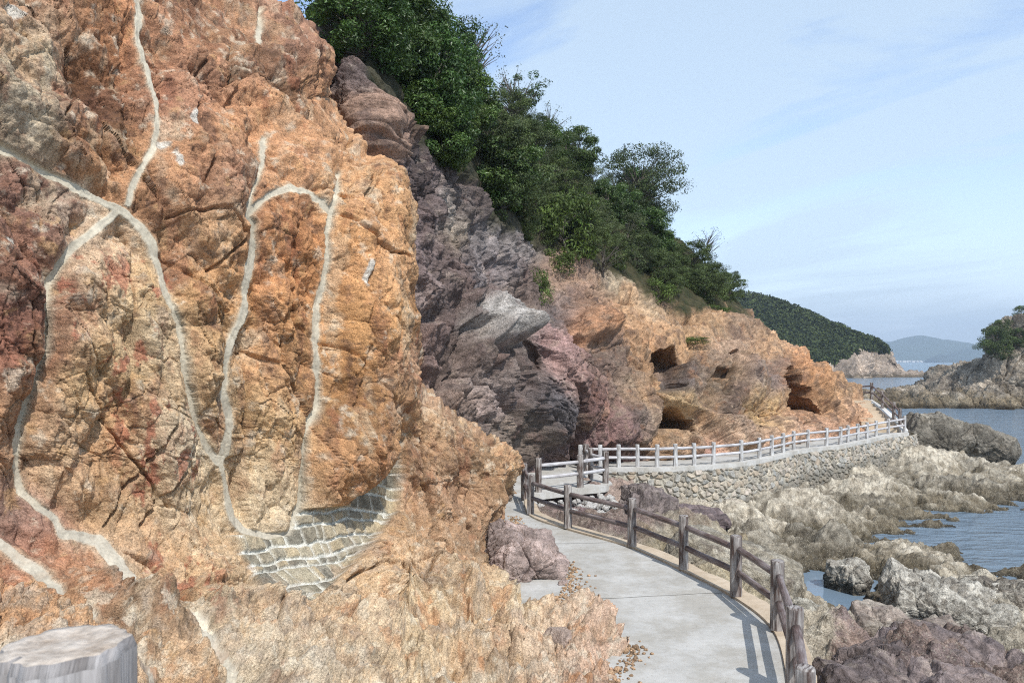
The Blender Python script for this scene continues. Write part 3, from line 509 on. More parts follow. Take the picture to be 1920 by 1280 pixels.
def shore():
    nr, nc = int(1700 * Q), int(820 * Q)
    iy = np.linspace(1 / 49, 1 / 7.0, nr); uu = np.linspace(930, 2080, nc)
    Y = (1 / iy)[:, None] + 0 * uu[None, :]; X = (uu[None, :] - UC) * Y / F
    # bend the plot a little so the far left is covered too
    z = shore_z(X, Y)
    S = np.stack([X, Y, z], 2); n = gnormals(S); 
    if n[nr // 2, nc // 2, 2] < 0: n = -n
    p = S.reshape(-1, 3); nv = n.reshape(-1, 3); pf = p.astype(np.float32); u, v = proj(p)
    away = sstep(p[:, 2], -3.2, -1.9) * .6 + .4
    h1, t1 = rockdisp(pf, 2.0, .50, 403, (15, -10, -35), (.8, 1.1, .6), .12, 4, .0, .35)
    h2, t2 = rockdisp(pf + 31, .60, .13, 423, (15, -10, -30), (.8, 1.1, .6), .45, 4, .0, .35)
    lump = fbm(pf * 3.2, 431, 5, .6, True) * .07 + fbm(pf * .8, 433, 4, .5, True) * .20
    path = sstep(p[:, 0] - (3.1 - .028 * (p[:, 1] - 10.5) ** 2), 0.2, 2.2)
    disp = (h1 * (.25 + .75 * path) + h2) * away + lump - .10
    V = p + nv * disp[:, None]
    pf = V.astype(np.float32)
    zz_ = V[:, 2] + 2.0
    sw = fbm(pf * 1.3, 441, 4); a2 = fbm(pf * 3, 443, 5, .6); a3 = fbm(pf * .5, 445, 3)
    def mixin(C, m, c): m = m[:, None]; return C * (1 - m) + lin(c) * m
    C = np.ones((len(u), 3)) * lin((152, 140, 118))
    C = mixin(C, sstep(a2, -.1, .2) * .6, (190, 180, 158)); C = mixin(C, sstep(-a2, .08, .28) * .5, (104, 92, 74))
    C = mixin(C, (1 - sstep(zz_ + sw * .7, .22, .85)) * .85, (86, 74, 50)); C = mixin(C, (1 - sstep(zz_ + a2 * .2, .0, .15)) * .8, (44, 38, 24))
    hi = sstep(zz_ + sw * .6, 1.15, 1.6) * (1 - sstep(u, 1420, 1520))
    C = mixin(C, hi * .85, (134, 110, 98)); C = mixin(C, sstep(a3, -.1, .25) * hi * .8, (108, 86, 86))
    olive = sstep(polysd(u, v, [(1190, 1000), (1290, 990), (1370, 990), (1450, 1060), (1440, 1120), (1300, 1070)]), -20, 20)
    C = mixin(C, olive * .6, (140, 124, 82))
    low = sstep(polysd(u + a2 * 60, v + sw * 60, [(1560, 1230), (1640, 1150), (1730, 1150), (1830, 1210), (1920, 1260), (1920, 1400), (1500, 1400)]), -15, 15)
    C = mixin(C, low * .9, (124, 100, 88)); C = mixin(C, low * sstep(a3 + a2, 0, .2) * .8, (104, 88, 84))
    C *= (1 + .5 * (t1 + .5 * t2) + .4 * fbm(pf * 6, 451, 3, .6))[:, None]
    C = desat(C, .76, 1.14)
    Fg = grid_faces(nr, nc)
    o = put('rocky_shore', sub_mesh('rocky_shore', V, Fg, V[:, 2][Fg].max(1) > -2.5, C, M_shore)); tag(o, 'barnacle covered bedrock between the walkway and the sea', 'shore', kind='structure')
shore()
# ------------------------------------------------------------------ SEA
def sea():
    xs = np.concatenate([-np.geomspace(9000, 60, 14), np.linspace(-50, 150, 9), np.geomspace(170, 9000, 14)]); ys = np.concatenate([np.linspace(-30, 100, 8), np.geomspace(120, 6400, 20)])
    Xg, Yg = np.meshgrid(xs, ys); V = np.stack([Xg.ravel(), Yg.ravel(), np.full(Xg.size, -2.0)], 1)
    m = mat('sea_water'); Nn, Ll, b = nodes(m)
    b.inputs['Base Color'].default_value = (0.165, 0.225, 0.285, 1); b.inputs['Roughness'].default_value = 0.10; b.inputs['IOR'].default_value = 1.33
    g = Nn.new('ShaderNodeNewGeometry'); mpn = Nn.new('ShaderNodeMapping'); Ll.new(g.outputs['Position'], mpn.inputs[0]); mpn.inputs['Scale'].default_value = (0.55, 1.5, 1); mpn.inputs['Rotation'].default_value = (0, 0, R(14))
    a = Nn.new('ShaderNodeTexNoise'); a.inputs['Scale'].default_value = 1.6; a.inputs['Detail'].default_value = 6; a.inputs['Roughness'].default_value = .6; Ll.new(mpn.outputs[0], a.inputs['Vector'])
    c = Nn.new('ShaderNodeTexNoise'); c.inputs['Scale'].default_value = 0.28; c.inputs['Detail'].default_value = 4; Ll.new(mpn.outputs[0], c.inputs['Vector'])
    # sheltered rock pools lie still: waves only outside the pool basin
    sx = Nn.new('ShaderNodeSeparateXYZ'); Ll.new(g.outputs['Position'], sx.inputs[0])
    mr = Nn.new('ShaderNodeMapRange'); Ll.new(sx.outputs[0], mr.inputs[0]); mr.inputs[1].default_value = 9.6; mr.inputs[2].default_value = 11.5; mr.inputs[3].default_value = 0.02; mr.inputs[4].default_value = 1
    nr = bump(m, a.outputs[0], 0.38, 1.0); nr = bump(m, c.outputs[0], 0.5, 1.0, nr)
    for x in [n for n in Nn if n.type == 'BUMP']: Ll.new(mr.outputs[0], x.inputs['Strength'])
    Ll.new(nr, b.inputs['Normal'])
    o = put('sea', mesh_np('sea', V, grid_faces(len(ys), len(xs)), None, m)); tag(o, 'calm grey blue sea with small ripples', 'sea', kind='structure')
sea()
# ------------------------------------------------------------------ PATHS
def strip(name, left, right, zt, zb, m, label=None, kind='structure', cat=None, parent=None, n=8, wob=0.0, seed=0):
    """a solid slab between two edge lines (same number of points), smoothed"""
    Lp = crw(len(left), (len(left) - 1) * n + 1) @ np.array(left, float); Rp = crw(len(right), (len(right) - 1) * n + 1) @ np.array(right, float)
    k = len(Lp)
    if wob:
        Rp = Rp + wob * fbm(np.concatenate([Rp[:, :2] * 2, np.zeros((k, 1))], 1), seed, 3)[:, None]
    zt = np.broadcast_to(np.asarray(zt, float), (k,)) if np.ndim(zt) < 2 else zt
    rows = np.array([np.c_[Lp[:, :2], np.full(k, zb)], np.c_[Lp[:, :2], zt], np.c_[Rp[:, :2], zt], np.c_[Rp[:, :2], np.full(k, zb)]])
    V = rows.reshape(-1, 3); Fc = [(a * k + i, a * k + i + 1, (a + 1) * k + i + 1, (a + 1) * k + i) for a in range(3) for i in range(k - 1)]
    Fc += [(0, k, 2 * k, 3 * k), (4 * k - 1, 3 * k - 1, 2 * k - 1, k - 1)]
    o = put(name, mesh_np(name, V, Fc, None, m, False), parent)
    if parent is None: tag(o, label, cat, kind=kind)
    return o
NF = [(2.4, 6.56), (2.87, 8.14), (3.33, 10.06), (3.22, 11.5), (2.79, 13.0), (2.19, 14.6), (1.13, 16.2), (.41, 17.7), (.30, 19.6)]     # near fence line
def offs(pts, d):
    A = np.array(pts, float); t = np.gradient(A, axis=0); t /= np.linalg.norm(t, axis=1, keepdims=True); nrm = np.stack([t[:, 1], -t[:, 0]], 1)
    return (A + nrm * d)
nfl = [(1.9, 5.0)] + NF
inner = offs(nfl, -.05); outer = offs(nfl, .26)
leftedge = np.array([(-.6, 5.0), (-.5, 6.56), (-.3, 8.14), (-.6, 10.06), (-1.2, 11.5), (-1.4, 13.0), (-1.6, 14.6), (-1.8, 16.2), (-1.9, 17.7), (-2.0, 20.4)])
inner[-1] = (.32, 20.4); outer[-1] = (.52, 20.4)
strip('path', [(a, b, 0) for a, b in leftedge], [(a, b, 0) for a, b in inner], 0.0, -.5, M_path, 'pale concrete walkway curving between the cliff and the brown fence', cat='path')
strip('kerb', [(a, b, 0) for a, b in offs(nfl, -.05 + .003)][:-1] + [(.323, 20.4, 0)], [(a, b, 0) for a, b in outer], 0.035, -.75, M_kerb, 'cream concrete kerb under the brown fence', cat='kerb', wob=.12, seed=4)
# joints cut across the path
def joint(a, b, wdt=.012):
    ax, ay = a; bx, by = b; dx, dy = bx - ax, by - ay; l = math.hypot(dx, dy); nx, ny = -dy / l * wdt / 2, dx / l * wdt / 2; n = 24; V = []
    for i in range(n + 1):
        t = i / n; w_ = .012 * math.sin(9 * t + ax) + .008 * math.sin(23 * t); V += [(ax + dx * t + nx + w_ * .4, ay + dy * t + ny + w_, .004), (ax + dx * t - nx + w_ * .4, ay + dy * t - ny + w_, .004)]
    return np.array(V), [(2 * i, 2 * i + 1, 2 * i + 3, 2 * i + 2) for i in range(n)]
mj = mat('joint_dirt'); nodes(mj)[2].inputs['Base Color'].default_value = (.20, .19, .17, 1); nodes(mj)[2].inputs['Roughness'].default_value = .95
allV, allF = [], []
for a, b in [((.1, 11.3), (3.1, 11.75)), ((.1, 14.9), (1.95, 15.0)), ((.8, 7.6), (2.7, 7.5))]:
    V, Fx = joint(a, b); k = sum(len(x) for x in allV); allV.append(V); allF += [tuple(i + k for i in f) for f in Fx]
oj = put('path_joint', mesh_np('path_joint', np.concatenate(allV), allF, None, mj, False)); tag(oj, 'thin dark joint lines across the concrete path', 'path joint', kind='structure')
# far walkway: back edge against the hill, front edge on the sea wall
FC = [(2.16, 25.4), (2.8, 25.4), (3.4, 25.5), (4.0, 25.5), (4.62, 25.5), (5.25, 25.7), (5.9, 25.9), (6.6, 26.2), (7.7, 26.9), (8.6, 27.8), (9.3, 28.65), (10.0, 29.5), (10.7, 30.4), (11.5, 31.1), (12.5, 31.8), (13.3, 32.4), (13.9, 33.1), (14.7, 34.0), (15.4, 34.7), (16.3, 35.8), (17.4, 37.0), (18.6, 37.9)]
fo = offs(FC, .12); fi = offs(FC, -4.2); fi[-1] = (15.5, 42); fi[-2] = (14.5, 41)
strip('far_path', [(a, b, 0) for a, b in fi], [(a, b, 0) for a, b in offs(FC, -.10)], 0.0, -.6, M_path, 'concrete walkway along the foot of the orange slope behind the pale fence', cat='path', n=4)
strip('wall_coping', [(a, b, 0) for a, b in offs(FC, -.097)], [(a, b, 0) for a, b in offs(FC, .22)], .035, -.12, M_slab, 'pale concrete coping along the top of the sea wall', cat='coping', kind='structure', n=4, wob=.06, seed=9)
# link between the near path and the far one, over the rubble
strip('bridge_slab', [(-2.0, 20.4, 0), (-.8, 23, 0), (0.2, 26.4, 0), (1.5, 27.5, 0)], [(.40, 20.35, 0), (1.75, 21.3, 0), (2.78, 22.3, 0), (2.35, 25.5, 0)], -.004, -.16, M_slab, 'concrete slab carrying the walkway over pale rubble stones', cat='slab', kind='structure', n=6, wob=.10, seed=21)
# ------------------------------------------------------------------ SEA WALL of rounded stones
def sea_wall():
    line = offs([(3.1, 25.55)] + FC[3:] + [(19.0, 38.3), (19.5, 39.2), (19.9, 40.8), (20.1, 42.5)], .17); line[0] = (3.0, 25.3)
    k = len(line); nc = int(1500 * Q); nr = int(170 * Q)
    Lp = crw(k, nc) @ line; s = np.r_[0, np.cumsum(np.hypot(*np.diff(Lp, axis=0).T))]
    zt = np.linspace(-.10, -1.75, nr)
    T = np.gradient(Lp, axis=0); T /= np.linalg.norm(T, axis=1, keepdims=True); nrm = np.stack([T[:, 1], -T[:, 0]], 1)
    bat = (-zt) * .18
    X = Lp[None, :, 0] + nrm[None, :, 0] * bat[:, None]; Y = Lp[None, :, 1] + nrm[None, :, 1] * bat[:, None]; Z = zt[:, None] + 0 * X
    p = np.stack([X, Y, Z], 2).reshape(-1, 3); sv = np.broadcast_to(s[None, :], X.shape).ravel(); nn = np.stack([np.broadcast_to(nrm[None, :, 0], X.shape).ravel(), np.broadcast_to(nrm[None, :, 1], X.shape).ravel(), np.zeros(X.size) + .18], 1)
    q = np.stack([sv * 4.4 + .15 * fbm(p * 3, 1, 2), Z.ravel() * 5.0, np.zeros(len(sv))], 1)
    F1, F2, fc, t = vor(q, 77); e = F2 - F1; st = sstep(e, .03, .20)
    d = st * .07 + fc * .035 * st + fbm(p * 9, 3, 4) * .012
    V = p + nn * d[:, None]
    C = colfield(t * 100, p[:, 0] * 0, [(0, 0, (176, 160, 130)), (15, 0, (196, 174, 134)), (30, 0, (150, 150, 140)), (45, 0, (188, 158, 112)), (60, 0, (168, 164, 150)), (75, 0, (146, 134, 110)), (90, 0, (200, 178, 150)), (100, 0, (150, 132, 100))], 5)
    mor = lin((178, 166, 136)); C = C * st[:, None] + mor * (1 - st[:, None])
    tide = sstep(-p[:, 2] + .15 * fbm(p * .8, 8, 3) - sstep(8 - p[:, 0], -6, 6) * .9, .55, .85)[:, None]; C = C * (1 - tide * .75) + lin((122, 114, 92)) * tide * .75
    C = desat(C * (1 + .35 * fbm(p * 4, 19, 3))[:, None], .5, 1.0)
    root = put('sea_wall', mesh_np('sea_wall', V, grid_faces(nr, nc), C, M_near)); tag(root, 'curved sea wall of rounded tan and grey stones below the pale fence', 'sea wall')
sea_wall()
# ------------------------------------------------------------------ FENCES
M_cut = mat('cut_log_end'); Nn, Ll, b = nodes(M_cut); n = add_noise(M_cut, 14, 7, .65, 'Object', (1, 1, .3)); n_b = add_noise(M_cut, 60, 5, .7)
Ll.new(mixc(M_cut, ramp(M_cut, n.outputs[0], [(.3, (.30, .23, .17)), (.5, (.50, .43, .36)), (.7, (.60, .54, .47))]).outputs[0], ramp(M_cut, n_b.outputs[0], [(.35, (.75,) * 3), (.6, (1.1,) * 3)]).outputs[0], 1.0, 'MULTIPLY'), b.inputs['Base Color']); b.inputs['Roughness'].default_value = .8; Ll.new(bump(M_cut, n.outputs[0], .02, 1), b.inputs['Normal'])
rng = random.Random(5)
def post_mesh(name, r, h, seed, m, seg=40, tilt=0.0, crack=False):
    zs = [0, .015, .12, .3, .5, .7, .85, .95, .985, 1.0]; V = []; uvs = []
    rn = random.Random(seed); ph = [rn.random() * 6.28 for _ in range(6)]
    def rad(a, z): return r * (1 + .035 * math.sin(7 * a + ph[0]) + .03 * math.sin(13 * a + ph[1] + 2 * z) + .02 * math.sin(19 * a + ph[2]) + .03 * math.sin(2 * a + ph[3] + z))
    for zf in zs:
        for i in range(seg):
            a = 2 * math.pi * i / seg; k = rad(a, zf) * (.93 if zf == 1.0 else (1.04 if zf < .02 else 1))
            if crack: 
                da = (a - 4.25 + math.pi) % (2 * math.pi) - math.pi; k *= 1 - .30 * math.exp(-(da / .045) ** 2)
            V.append((math.cos(a) * k, math.sin(a) * k, zf * h + (tilt * math.cos(a + .3) * r if zf > .9 else 0)))
    n = len(zs); Fq = [(j * seg + i, j * seg + (i + 1) % seg, (j + 1) * seg + (i + 1) % seg, (j + 1) * seg + i) for j in range(n - 1) for i in range(seg)]
    # cap rings
    for f_, dz in ((.7, .002), (.4, -.003), (.12, -.001)):
        b0 = len(V) - seg
        for i in range(seg):
            a = 2 * math.pi * i / seg; k = r * f_; V.append((math.cos(a) * k, math.sin(a) * k, h + dz + tilt * math.cos(a + .3) * k))
        Fq += [(b0 + i, b0 + (i + 1) % seg, b0 + seg + (i + 1) % seg, b0 + seg + i) for i in range(seg)]
    V.append((0, 0, h - .002)); c = len(V) - 1; b0 = c - seg
    me = bpy.data.meshes.new(name); me.from_pydata(V, [], Fq + [(b0 + i, b0 + (i + 1) % seg, c) for i in range(seg)])
    uv = me.uv_layers.new(name='UVMap')
    for pl in me.polygons:
        pl.use_smooth = True
        top = all(me.vertices[i].co.z > h * .984 for i in pl.vertices)
        for li in pl.loop_indices:
            co = me.vertices[me.loops[li].vertex_index].co
            if top: uv.data[li].uv = (co.x * 3 + 5, co.y * 3)
            else:
                a = math.atan2(co.y, co.x); a0 = math.atan2(pl.center.y, pl.center.x)
                if a - a0 > math.pi: a -= 2 * math.pi
                if a0 - a > math.pi: a += 2 * math.pi
                uv.data[li].uv = (a * r + seed * 1.37, co.z)
    me.materials.append(m)
    if crack:
        me.materials.append(M_cut)
        for pl in me.polygons:
            if all(me.vertices[i].co.z > h - .0075 for i in pl.vertices) and pl.normal.z > .8: pl.material_index = 1
    return me
def rail_mesh(name, a, b, r, seed, m, seg=16):
    a = Vector(a); b = Vector(b); d = b - a; l = d.length; q = d.to_track_quat('Z', 'Y'); n = 9; V = []; uvs = []
    rn = random.Random(seed); p1, p2 = rn.random() * 6, rn.random() * 6; sag = rn.uniform(-.006, .006)
    for j in range(n):
        t = j / (n - 1)
        for i in range(seg):
            an = 2 * math.pi * i / seg; k = r * (1 + .05 * math.sin(3 * an + p1) + .04 * math.sin(5 * t * 2 + p2 + an)) * (1.0 if 0 < j < n - 1 else .93)
            v = q @ Vector((math.cos(an) * k, math.sin(an) * k, t * l)); v.z += sag * math.sin(math.pi * t); V.append(tuple(a + v)); uvs.append((an * r + seed * .77, t * l))
    Fq = [(j * seg + i, j * seg + (i + 1) % seg, (j + 1) * seg + (i + 1) % seg, (j + 1) * seg + i) for j in range(n - 1) for i in range(seg)]
    me = bpy.data.meshes.new(name); me.from_pydata(V, [], Fq + [tuple(range(seg))[::-1], tuple(range((n - 1) * seg, n * seg))])
    uv = me.uv_layers.new(name='UVMap')
    for pl in me.polygons:
        pl.use_smooth = len(pl.vertices) == 4
        last = any(i % seg == seg - 1 for i in pl.vertices) and any(i % seg == 0 for i in pl.vertices)
        for li in pl.loop_indices:
            vi = me.loops[li].vertex_index; U, Vv = uvs[vi]
            if last and vi % seg == 0: U += 2 * math.pi * r
            uv.data[li].uv = (U, Vv)
    me.materials.append(m); return me
def fence(name, label, cat, posts, r, mp_, mr_, hr=(.42, .80), side=0.0, rr=.042, first=0):
    """posts: (x, y, z, height)"""
    x0, y0, z0, _ = posts[0]; root = empty(name, (x0, y0, z0)); tag(root, label, cat)
    for i, (x, y, z, h) in enumerate(posts):
        o = put('post', post_mesh('post', r * rng.uniform(.94, 1.06), h, i * 7 + first, mp_), root, (x - x0, y - y0, z - z0)); o.rotation_euler = (rng.uniform(-.012, .012), rng.uniform(-.012, .012), rng.uniform(0, 6))
    for i in range(len(posts) - 1):
        (xa, ya, za, ha), (xb, yb, zb, hb) = posts[i], posts[i + 1]
        dx, dy = xb - xa, yb - ya; l = math.hypot(dx, dy); ox, oy = dy / l * side, -dx / l * side; ex, ey = dx / l * r * .6, dy / l * r * .6
        for k, f_ in enumerate(hr):
            put('rail', rail_mesh('rail', (xa - x0 + ox + ex, ya - y0 + oy + ey, za - z0 + ha * f_), (xb - x0 + ox - ex, yb - y0 + oy - ey, zb - z0 + hb * f_), rr, i * 3 + k + first, mr_), root)
    return root
fence('walkway_fence', 'dark brown weathered log fence on the kerb of the near path', 'fence', [(x, y, .03, .87) for x, y in NF], .079, M_brown, M_brownrail, (.40, .78), .02, .046)
bridge = [(.69, 20.85), (1.84, 21.6), (2.62, 22.4), (2.28, 23.2), (2.24, 24.3)]
fence('bridge_fence', 'short fence with pale topped rails round the slab over the rubble', 'fence', [(x, y, 0, .88) for x, y in bridge], .085, M_brown, M_palerail, (.42, .78), .0, .047, 40)
fence('far_fence', 'long pale weathered fence along the top of the stone sea wall', 'fence', [(x, y, .03, .72 if i < 21 else .80) for i, (x, y) in enumerate(FC)], .068, M_pale, M_palerail, (.42, .80), .0, .045, 60)
ST = [(18.62, 38.0, .05, .8), (18.6, 38.35, .35, .8), (18.57, 38.9, .55, .86), (18.65, 40.3, 1.04, .86), (18.8, 41.8, 1.39, .90), (18.6, 43.4, 1.40, .75), (18.35, 44.9, 1.40, .75), (18.1, 46.2, 1.4, .75), (17.7, 47.4, 1.4, .75)]
fence('stair_fence', 'dark log fence climbing the steps at the far end of the walkway', 'fence', ST[1:], .075, M_brown, M_brownrail, (.42, .80), .0, .04, 90)
# foreground post on the landing
fp = empty('fence_post', (-.598, 1.07, 2.0)); tag(fp, 'weathered grey log post end close to the camera at the lower left', 'fence post')
o = put('post_body', post_mesh('post_body', .084, 1.023, 311, M_fore, 96, .03, True), fp)
# ------------------------------------------------------------------ boxes, steps
def box_mesh(name, boxes, m):
    V, Fq = [], []
    for (x0, x1, y0, y1, z0, z1) in boxes:
        k = len(V); V += [(x0, y0, z0), (x1, y0, z0), (x1, y1, z0), (x0, y1, z0), (x0, y0, z1), (x1, y0, z1), (x1, y1, z1), (x0, y1, z1)]
        Fq += [tuple(k + i for i in f) for f in ((0, 3, 2, 1), (4, 5, 6, 7), (0, 1, 5, 4), (1, 2, 6, 5), (2, 3, 7, 6), (3, 0, 4, 7))]
    return mesh_np(name, np.array(V), Fq, None, m, False)
st = empty('stone_steps', (18, 38.3, 0)); tag(st, 'concrete steps with a pale sloping side wall at the far end of the walkway', 'steps')
nst = 9
for i in range(nst):
    y0 = 38.2 + i * .36; o = put('step', box_mesh('step', [(-1.0, .46, y0 - 38.3, y0 + .358 - 38.3 + (0 if i < nst - 1 else 6.5), -.5, .155 * (i + 1))], M_kerb), st)
Vp = []; 
for yy, zt_ in ((37.95, .12), (38.35, .36), (38.9, .57), (40.3, 1.06), (41.8, 1.41), (47.8, 1.41)):
    xr = 18.62
    Vp += [(.463, yy - 38.3, -1.6), (.463, yy - 38.3, zt_), (.80, yy - 38.3, zt_), (.80, yy - 38.3, -1.6)]
Fp = [(i * 4 + a, i * 4 + (a + 1) % 4, i * 4 + 4 + (a + 1) % 4, i * 4 + 4 + a) for i in range(5) for a in range(4)] + [(0, 1, 2, 3), (23, 22, 21, 20)]
put('side_wall', mesh_np('side_wall', np.array(Vp), Fp, None, M_slab, False), st)
ld = box_mesh('landing', [(-3, 2.6, -4, 2.4, 1.7, 2.0)] + [(0.2, 2.6, 2.4 + i * .32, 2.4 + (i + 1) * .32 - .002, -.2, 2.0 - (i + 1) * .2) for i in range(8)], M_path)
tag(put('landing', ld), 'concrete landing and steps under the viewpoint', 'landing', kind='structure')
# ------------------------------------------------------------------ ROCKS
def cube_sphere(n):
    t = np.tan(np.linspace(-1, 1, n) * math.pi / 4); a, b = np.meshgrid(t, t, indexing='ij'); o = np.ones_like(a); V = []; Fq = []; k = 0
    for f in ((a, b, o), (b, a, -o), (o, a, b), (-o, b, a), (b, o, a), (a, -o, b)):
        V.append(np.stack(f, 2).reshape(-1, 3)); g = grid_faces(n, n) + k; Fq.append(g); k += n * n
    V = np.concatenate(V); V /= np.linalg.norm(V, axis=1, keepdims=True); Fq = np.concatenate(Fq)
    key = np.round(V * 1e5).astype(np.int64); _, idx, inv = np.unique(key, axis=0, return_index=True, return_inverse=True)
    return V[idx], inv.ravel()[Fq]
def rock_mesh(name, size, n, seed, dsize, amp, cols, m, off=(0, 0, 0), rot=(0, 0, 0), boxy=.5, stretch=(1, 1, .7), soft=.2, wet=None, taper=0):
    V, Fq = cube_sphere(n); B = V / np.abs(V).max(1, keepdims=True); S = V * (1 - boxy) + B * boxy * .8; nrm = V.copy()
    S = S * np.array(size) * .5; S[:, 2] *= 1 - taper * V[:, 0]; S = S @ rotm(*rot).T; nrm = nrm / np.array(size); nrm /= np.linalg.norm(nrm, axis=1, keepdims=True); nrm = nrm @ rotm(*rot).T
    pf = (S + np.array(off)).astype(np.float32)
    d, t = rockdisp(pf, dsize, amp, seed, (30, 20, 10), stretch, .25, 4, soft); d += fbm(pf / dsize * .5, seed + 60, 2) * amp * .8
    Vd = S + nrm * d[:, None]
    a1 = fbm(pf * 1.5 / dsize, seed + 70, 5, .6); C = lin(cols[0])[None] * (1 - sstep(a1, -.15, .2))[:, None] + lin(cols[1])[None] * sstep(a1, -.15, .2)[:, None]
    if len(cols) > 2: a2 = sstep(fbm(pf * 2.6 / dsize, seed + 80, 5, .6), .12, .25)[:, None] * .7; C = C * (1 - a2) + lin(cols[2]) * a2
    C *= (1 + .5 * t)[:, None]
    if wet is not None:
        wl = (1 - sstep(Vd[:, 2] + wet + .25 * a1, .12, .5))[:, None] * .85; C = C * (1 - wl) + lin((58, 48, 28)) * wl
    me = mesh_np(name, Vd, Fq, desat(C * (1 + .4 * fbm(pf * 9, 9, 3, .7))[:, None], .52, 1.12), m)
    return me
def rock(name, label, cat, u, v, Y, size, n=90, seed=1, dsize=.8, amp=.15, cols=((150, 140, 120), (186, 176, 154)), m=None, rot=(0, 0, 0), boxy=.5, soft=.2, group=None, wetline=False, stretch=(1, 1, .7), taper=0):
    c = P(u, v, Y); o = put(name, rock_mesh(name, size, n, seed, dsize, amp, cols, m or M_plainrock, c, rot, boxy, stretch, soft, c[2] + 2.0 if wetline else None, taper), None, c)
    return tag(o, label, cat, group)
MAUVE = ((152, 122, 106), (170, 138, 122), (138, 110, 100))
rock('boulder', 'mauve cracked boulder at the foot of the cliff on the left edge of the path', 'boulder', 978, 1050, 12.9, (1.25, 1.5, 1.05), 150, 7, .5, .12, MAUVE, M_near, (10, 25, 20), .5, .1)
rock('rock_spur', 'low mauve brown rock spur poking onto the path at the cliff foot', 'rock', 1092, 1212, 9.6, (.95, .9, .40), 130, 17, .45, .05, ((186, 150, 122), (204, 174, 140), (160, 124, 108)), M_near, (0, 12, 25), .3, .2)
rock('loose_stone', 'small mauve stone lying on the path beside the cracked boulder', 'stone', 1055, 1092, 12.2, (.16, .12, .09), 14, 27, .1, .02, MAUVE, M_near)
BARN = ((146, 134, 112), (186, 176, 152), (110, 96, 74)); DRY = ((132, 108, 98), (112, 94, 92), (150, 128, 110))
rock('sea_rock', 'big tilted slab of rock rising from the water past the wall end', 'rock', 1795, 828, 42.5, (6.6, 3.2, 2.5), 190, 37, 1.6, .26, ((118, 106, 84), (144, 132, 108), (92, 80, 58)), M_shore, (0, 8, -10), .6, 0, None, True, (1, 1, .7), .55)
rock('shore_boulder', 'rounded barnacled rock left of the dark waterside boulder at the lower right', 'rock', 1775, 1140, 15.4, (2.5, 2.4, 1.15), 150, 47, .5, .13, BARN, M_shore, (0, 8, -20), .6, .1, None, True)
rock('shore_boulder', 'dark barnacled boulder at the right edge of the photo beside the water', 'rock', 1890, 1150, 15.6, (1.7, 2.0, 1.15), 120, 57, .5, .13, ((112, 98, 78), (160, 148, 122), (80, 66, 44)), M_shore, (0, 0, 15), .6, .1, None, True)
rock('dry_rock', 'smooth dry mauve brown rock in the bottom right corner', 'rock', 1745, 1290, 10.6, (3.4, 2.3, 1.05), 170, 67, .9, .2, DRY, M_plainrock, (0, -6, 10), .5, .1)
rock('dry_rock', 'brown domed dry rock above the corner rock at the lower right', 'rock', 1690, 1195, 13.3, (2.0, 1.8, .95), 130, 77, .8, .15, ((140, 118, 98), (160, 142, 116), (120, 100, 90)), M_plainrock, (0, 5, -15), .5, .15)
rock('shore_boulder', 'barnacled hump beside the lower posts of the brown fence', 'rock', 1525, 1190, 14.0, (1.2, 1.8, 1.0), 110, 87, .4, .10, ((150, 138, 108), (184, 174, 146), (128, 114, 84)), M_shore, (0, 20, 0), .5, .1, None, True)
rock('shore_boulder', 'rounded rock standing between the still tide pools', 'rock', 1590, 1080, 19.0, (1.0, 1.1, .9), 90, 97, .4, .10, BARN, M_shore, (0, 0, 30), .5, .1, None, True)
rock('strata_rock', 'purplish upright layered rock between the rubble and the stone wall', 'rock', 1205, 960, 21.8, (1.8, 1.7, 1.6), 150, 107, .7, .09, ((112, 94, 88), (136, 116, 104), (90, 74, 72)), M_plainrock, (0, 15, 10), .5, .1, None, False, (2.2, 1, .5))
rock('strata_rock', 'dark purple rounded rock mound against the foot of the stone wall', 'rock', 1310, 975, 22.2, (1.9, 1.6, .8), 110, 117, .6, .08, ((104, 84, 84), (122, 98, 94), (88, 72, 74)), M_plainrock, (0, 5, 0), .4, .3)
rock('strata_rock', 'olive brown slanting rock mass just behind the brown fence', 'rock', 1375, 1075, 17.2, (3.3, 2.4, 1.5), 160, 127, .8, .08, ((138, 122, 88), (156, 144, 116), (116, 98, 76)), M_shore, (0, 18, -28), .45, .15)
gr = random.Random(8); gv, gf = [], []; bv, bf = cube_sphere(4)
for i in range(900):
    t = gr.random(); fl_ = [(1.0, 8.3), (1.42, 9.3), (1.0, 10.2), (.62, 11.2), (.95, 12.2), (.95, 13.2), (.35, 14.5), (.1, 16), (0, 17.5)]; k_ = min(int(t * 8), 7); f_ = t * 8 - k_
    s_ = gr.uniform(.006, .028) * (1 if gr.random() < .93 else 1.9); x = fl_[k_][0] * (1 - f_) + fl_[k_ + 1][0] * f_ + abs(gr.gauss(0, .16)) - .1; y = fl_[k_][1] * (1 - f_) + fl_[k_ + 1][1] * f_ + gr.uniform(-.1, .1)
    gf.append(bf + sum(len(q_) for q_ in gv)); gv.append(bv * np.array((s_, s_ * gr.uniform(.6, 1), s_ * .6)) @ rotm(0, 0, gr.uniform(0, 360)).T + np.array((x, y, s_ * .4)) + np.random.RandomState(i).normal(size=bv.shape) * s_ * .12)
gc = np.repeat(np.random.RandomState(4).uniform(.6, 1.3, 900), len(bv))[:, None] * lin((176, 146, 116))
tag(put('grit', mesh_np('grit', np.concatenate(gv), np.concatenate(gf), gc, M_plainrock)), 'loose grit and pebbles fallen along the cliff side of the path', 'grit', kind='stuff')
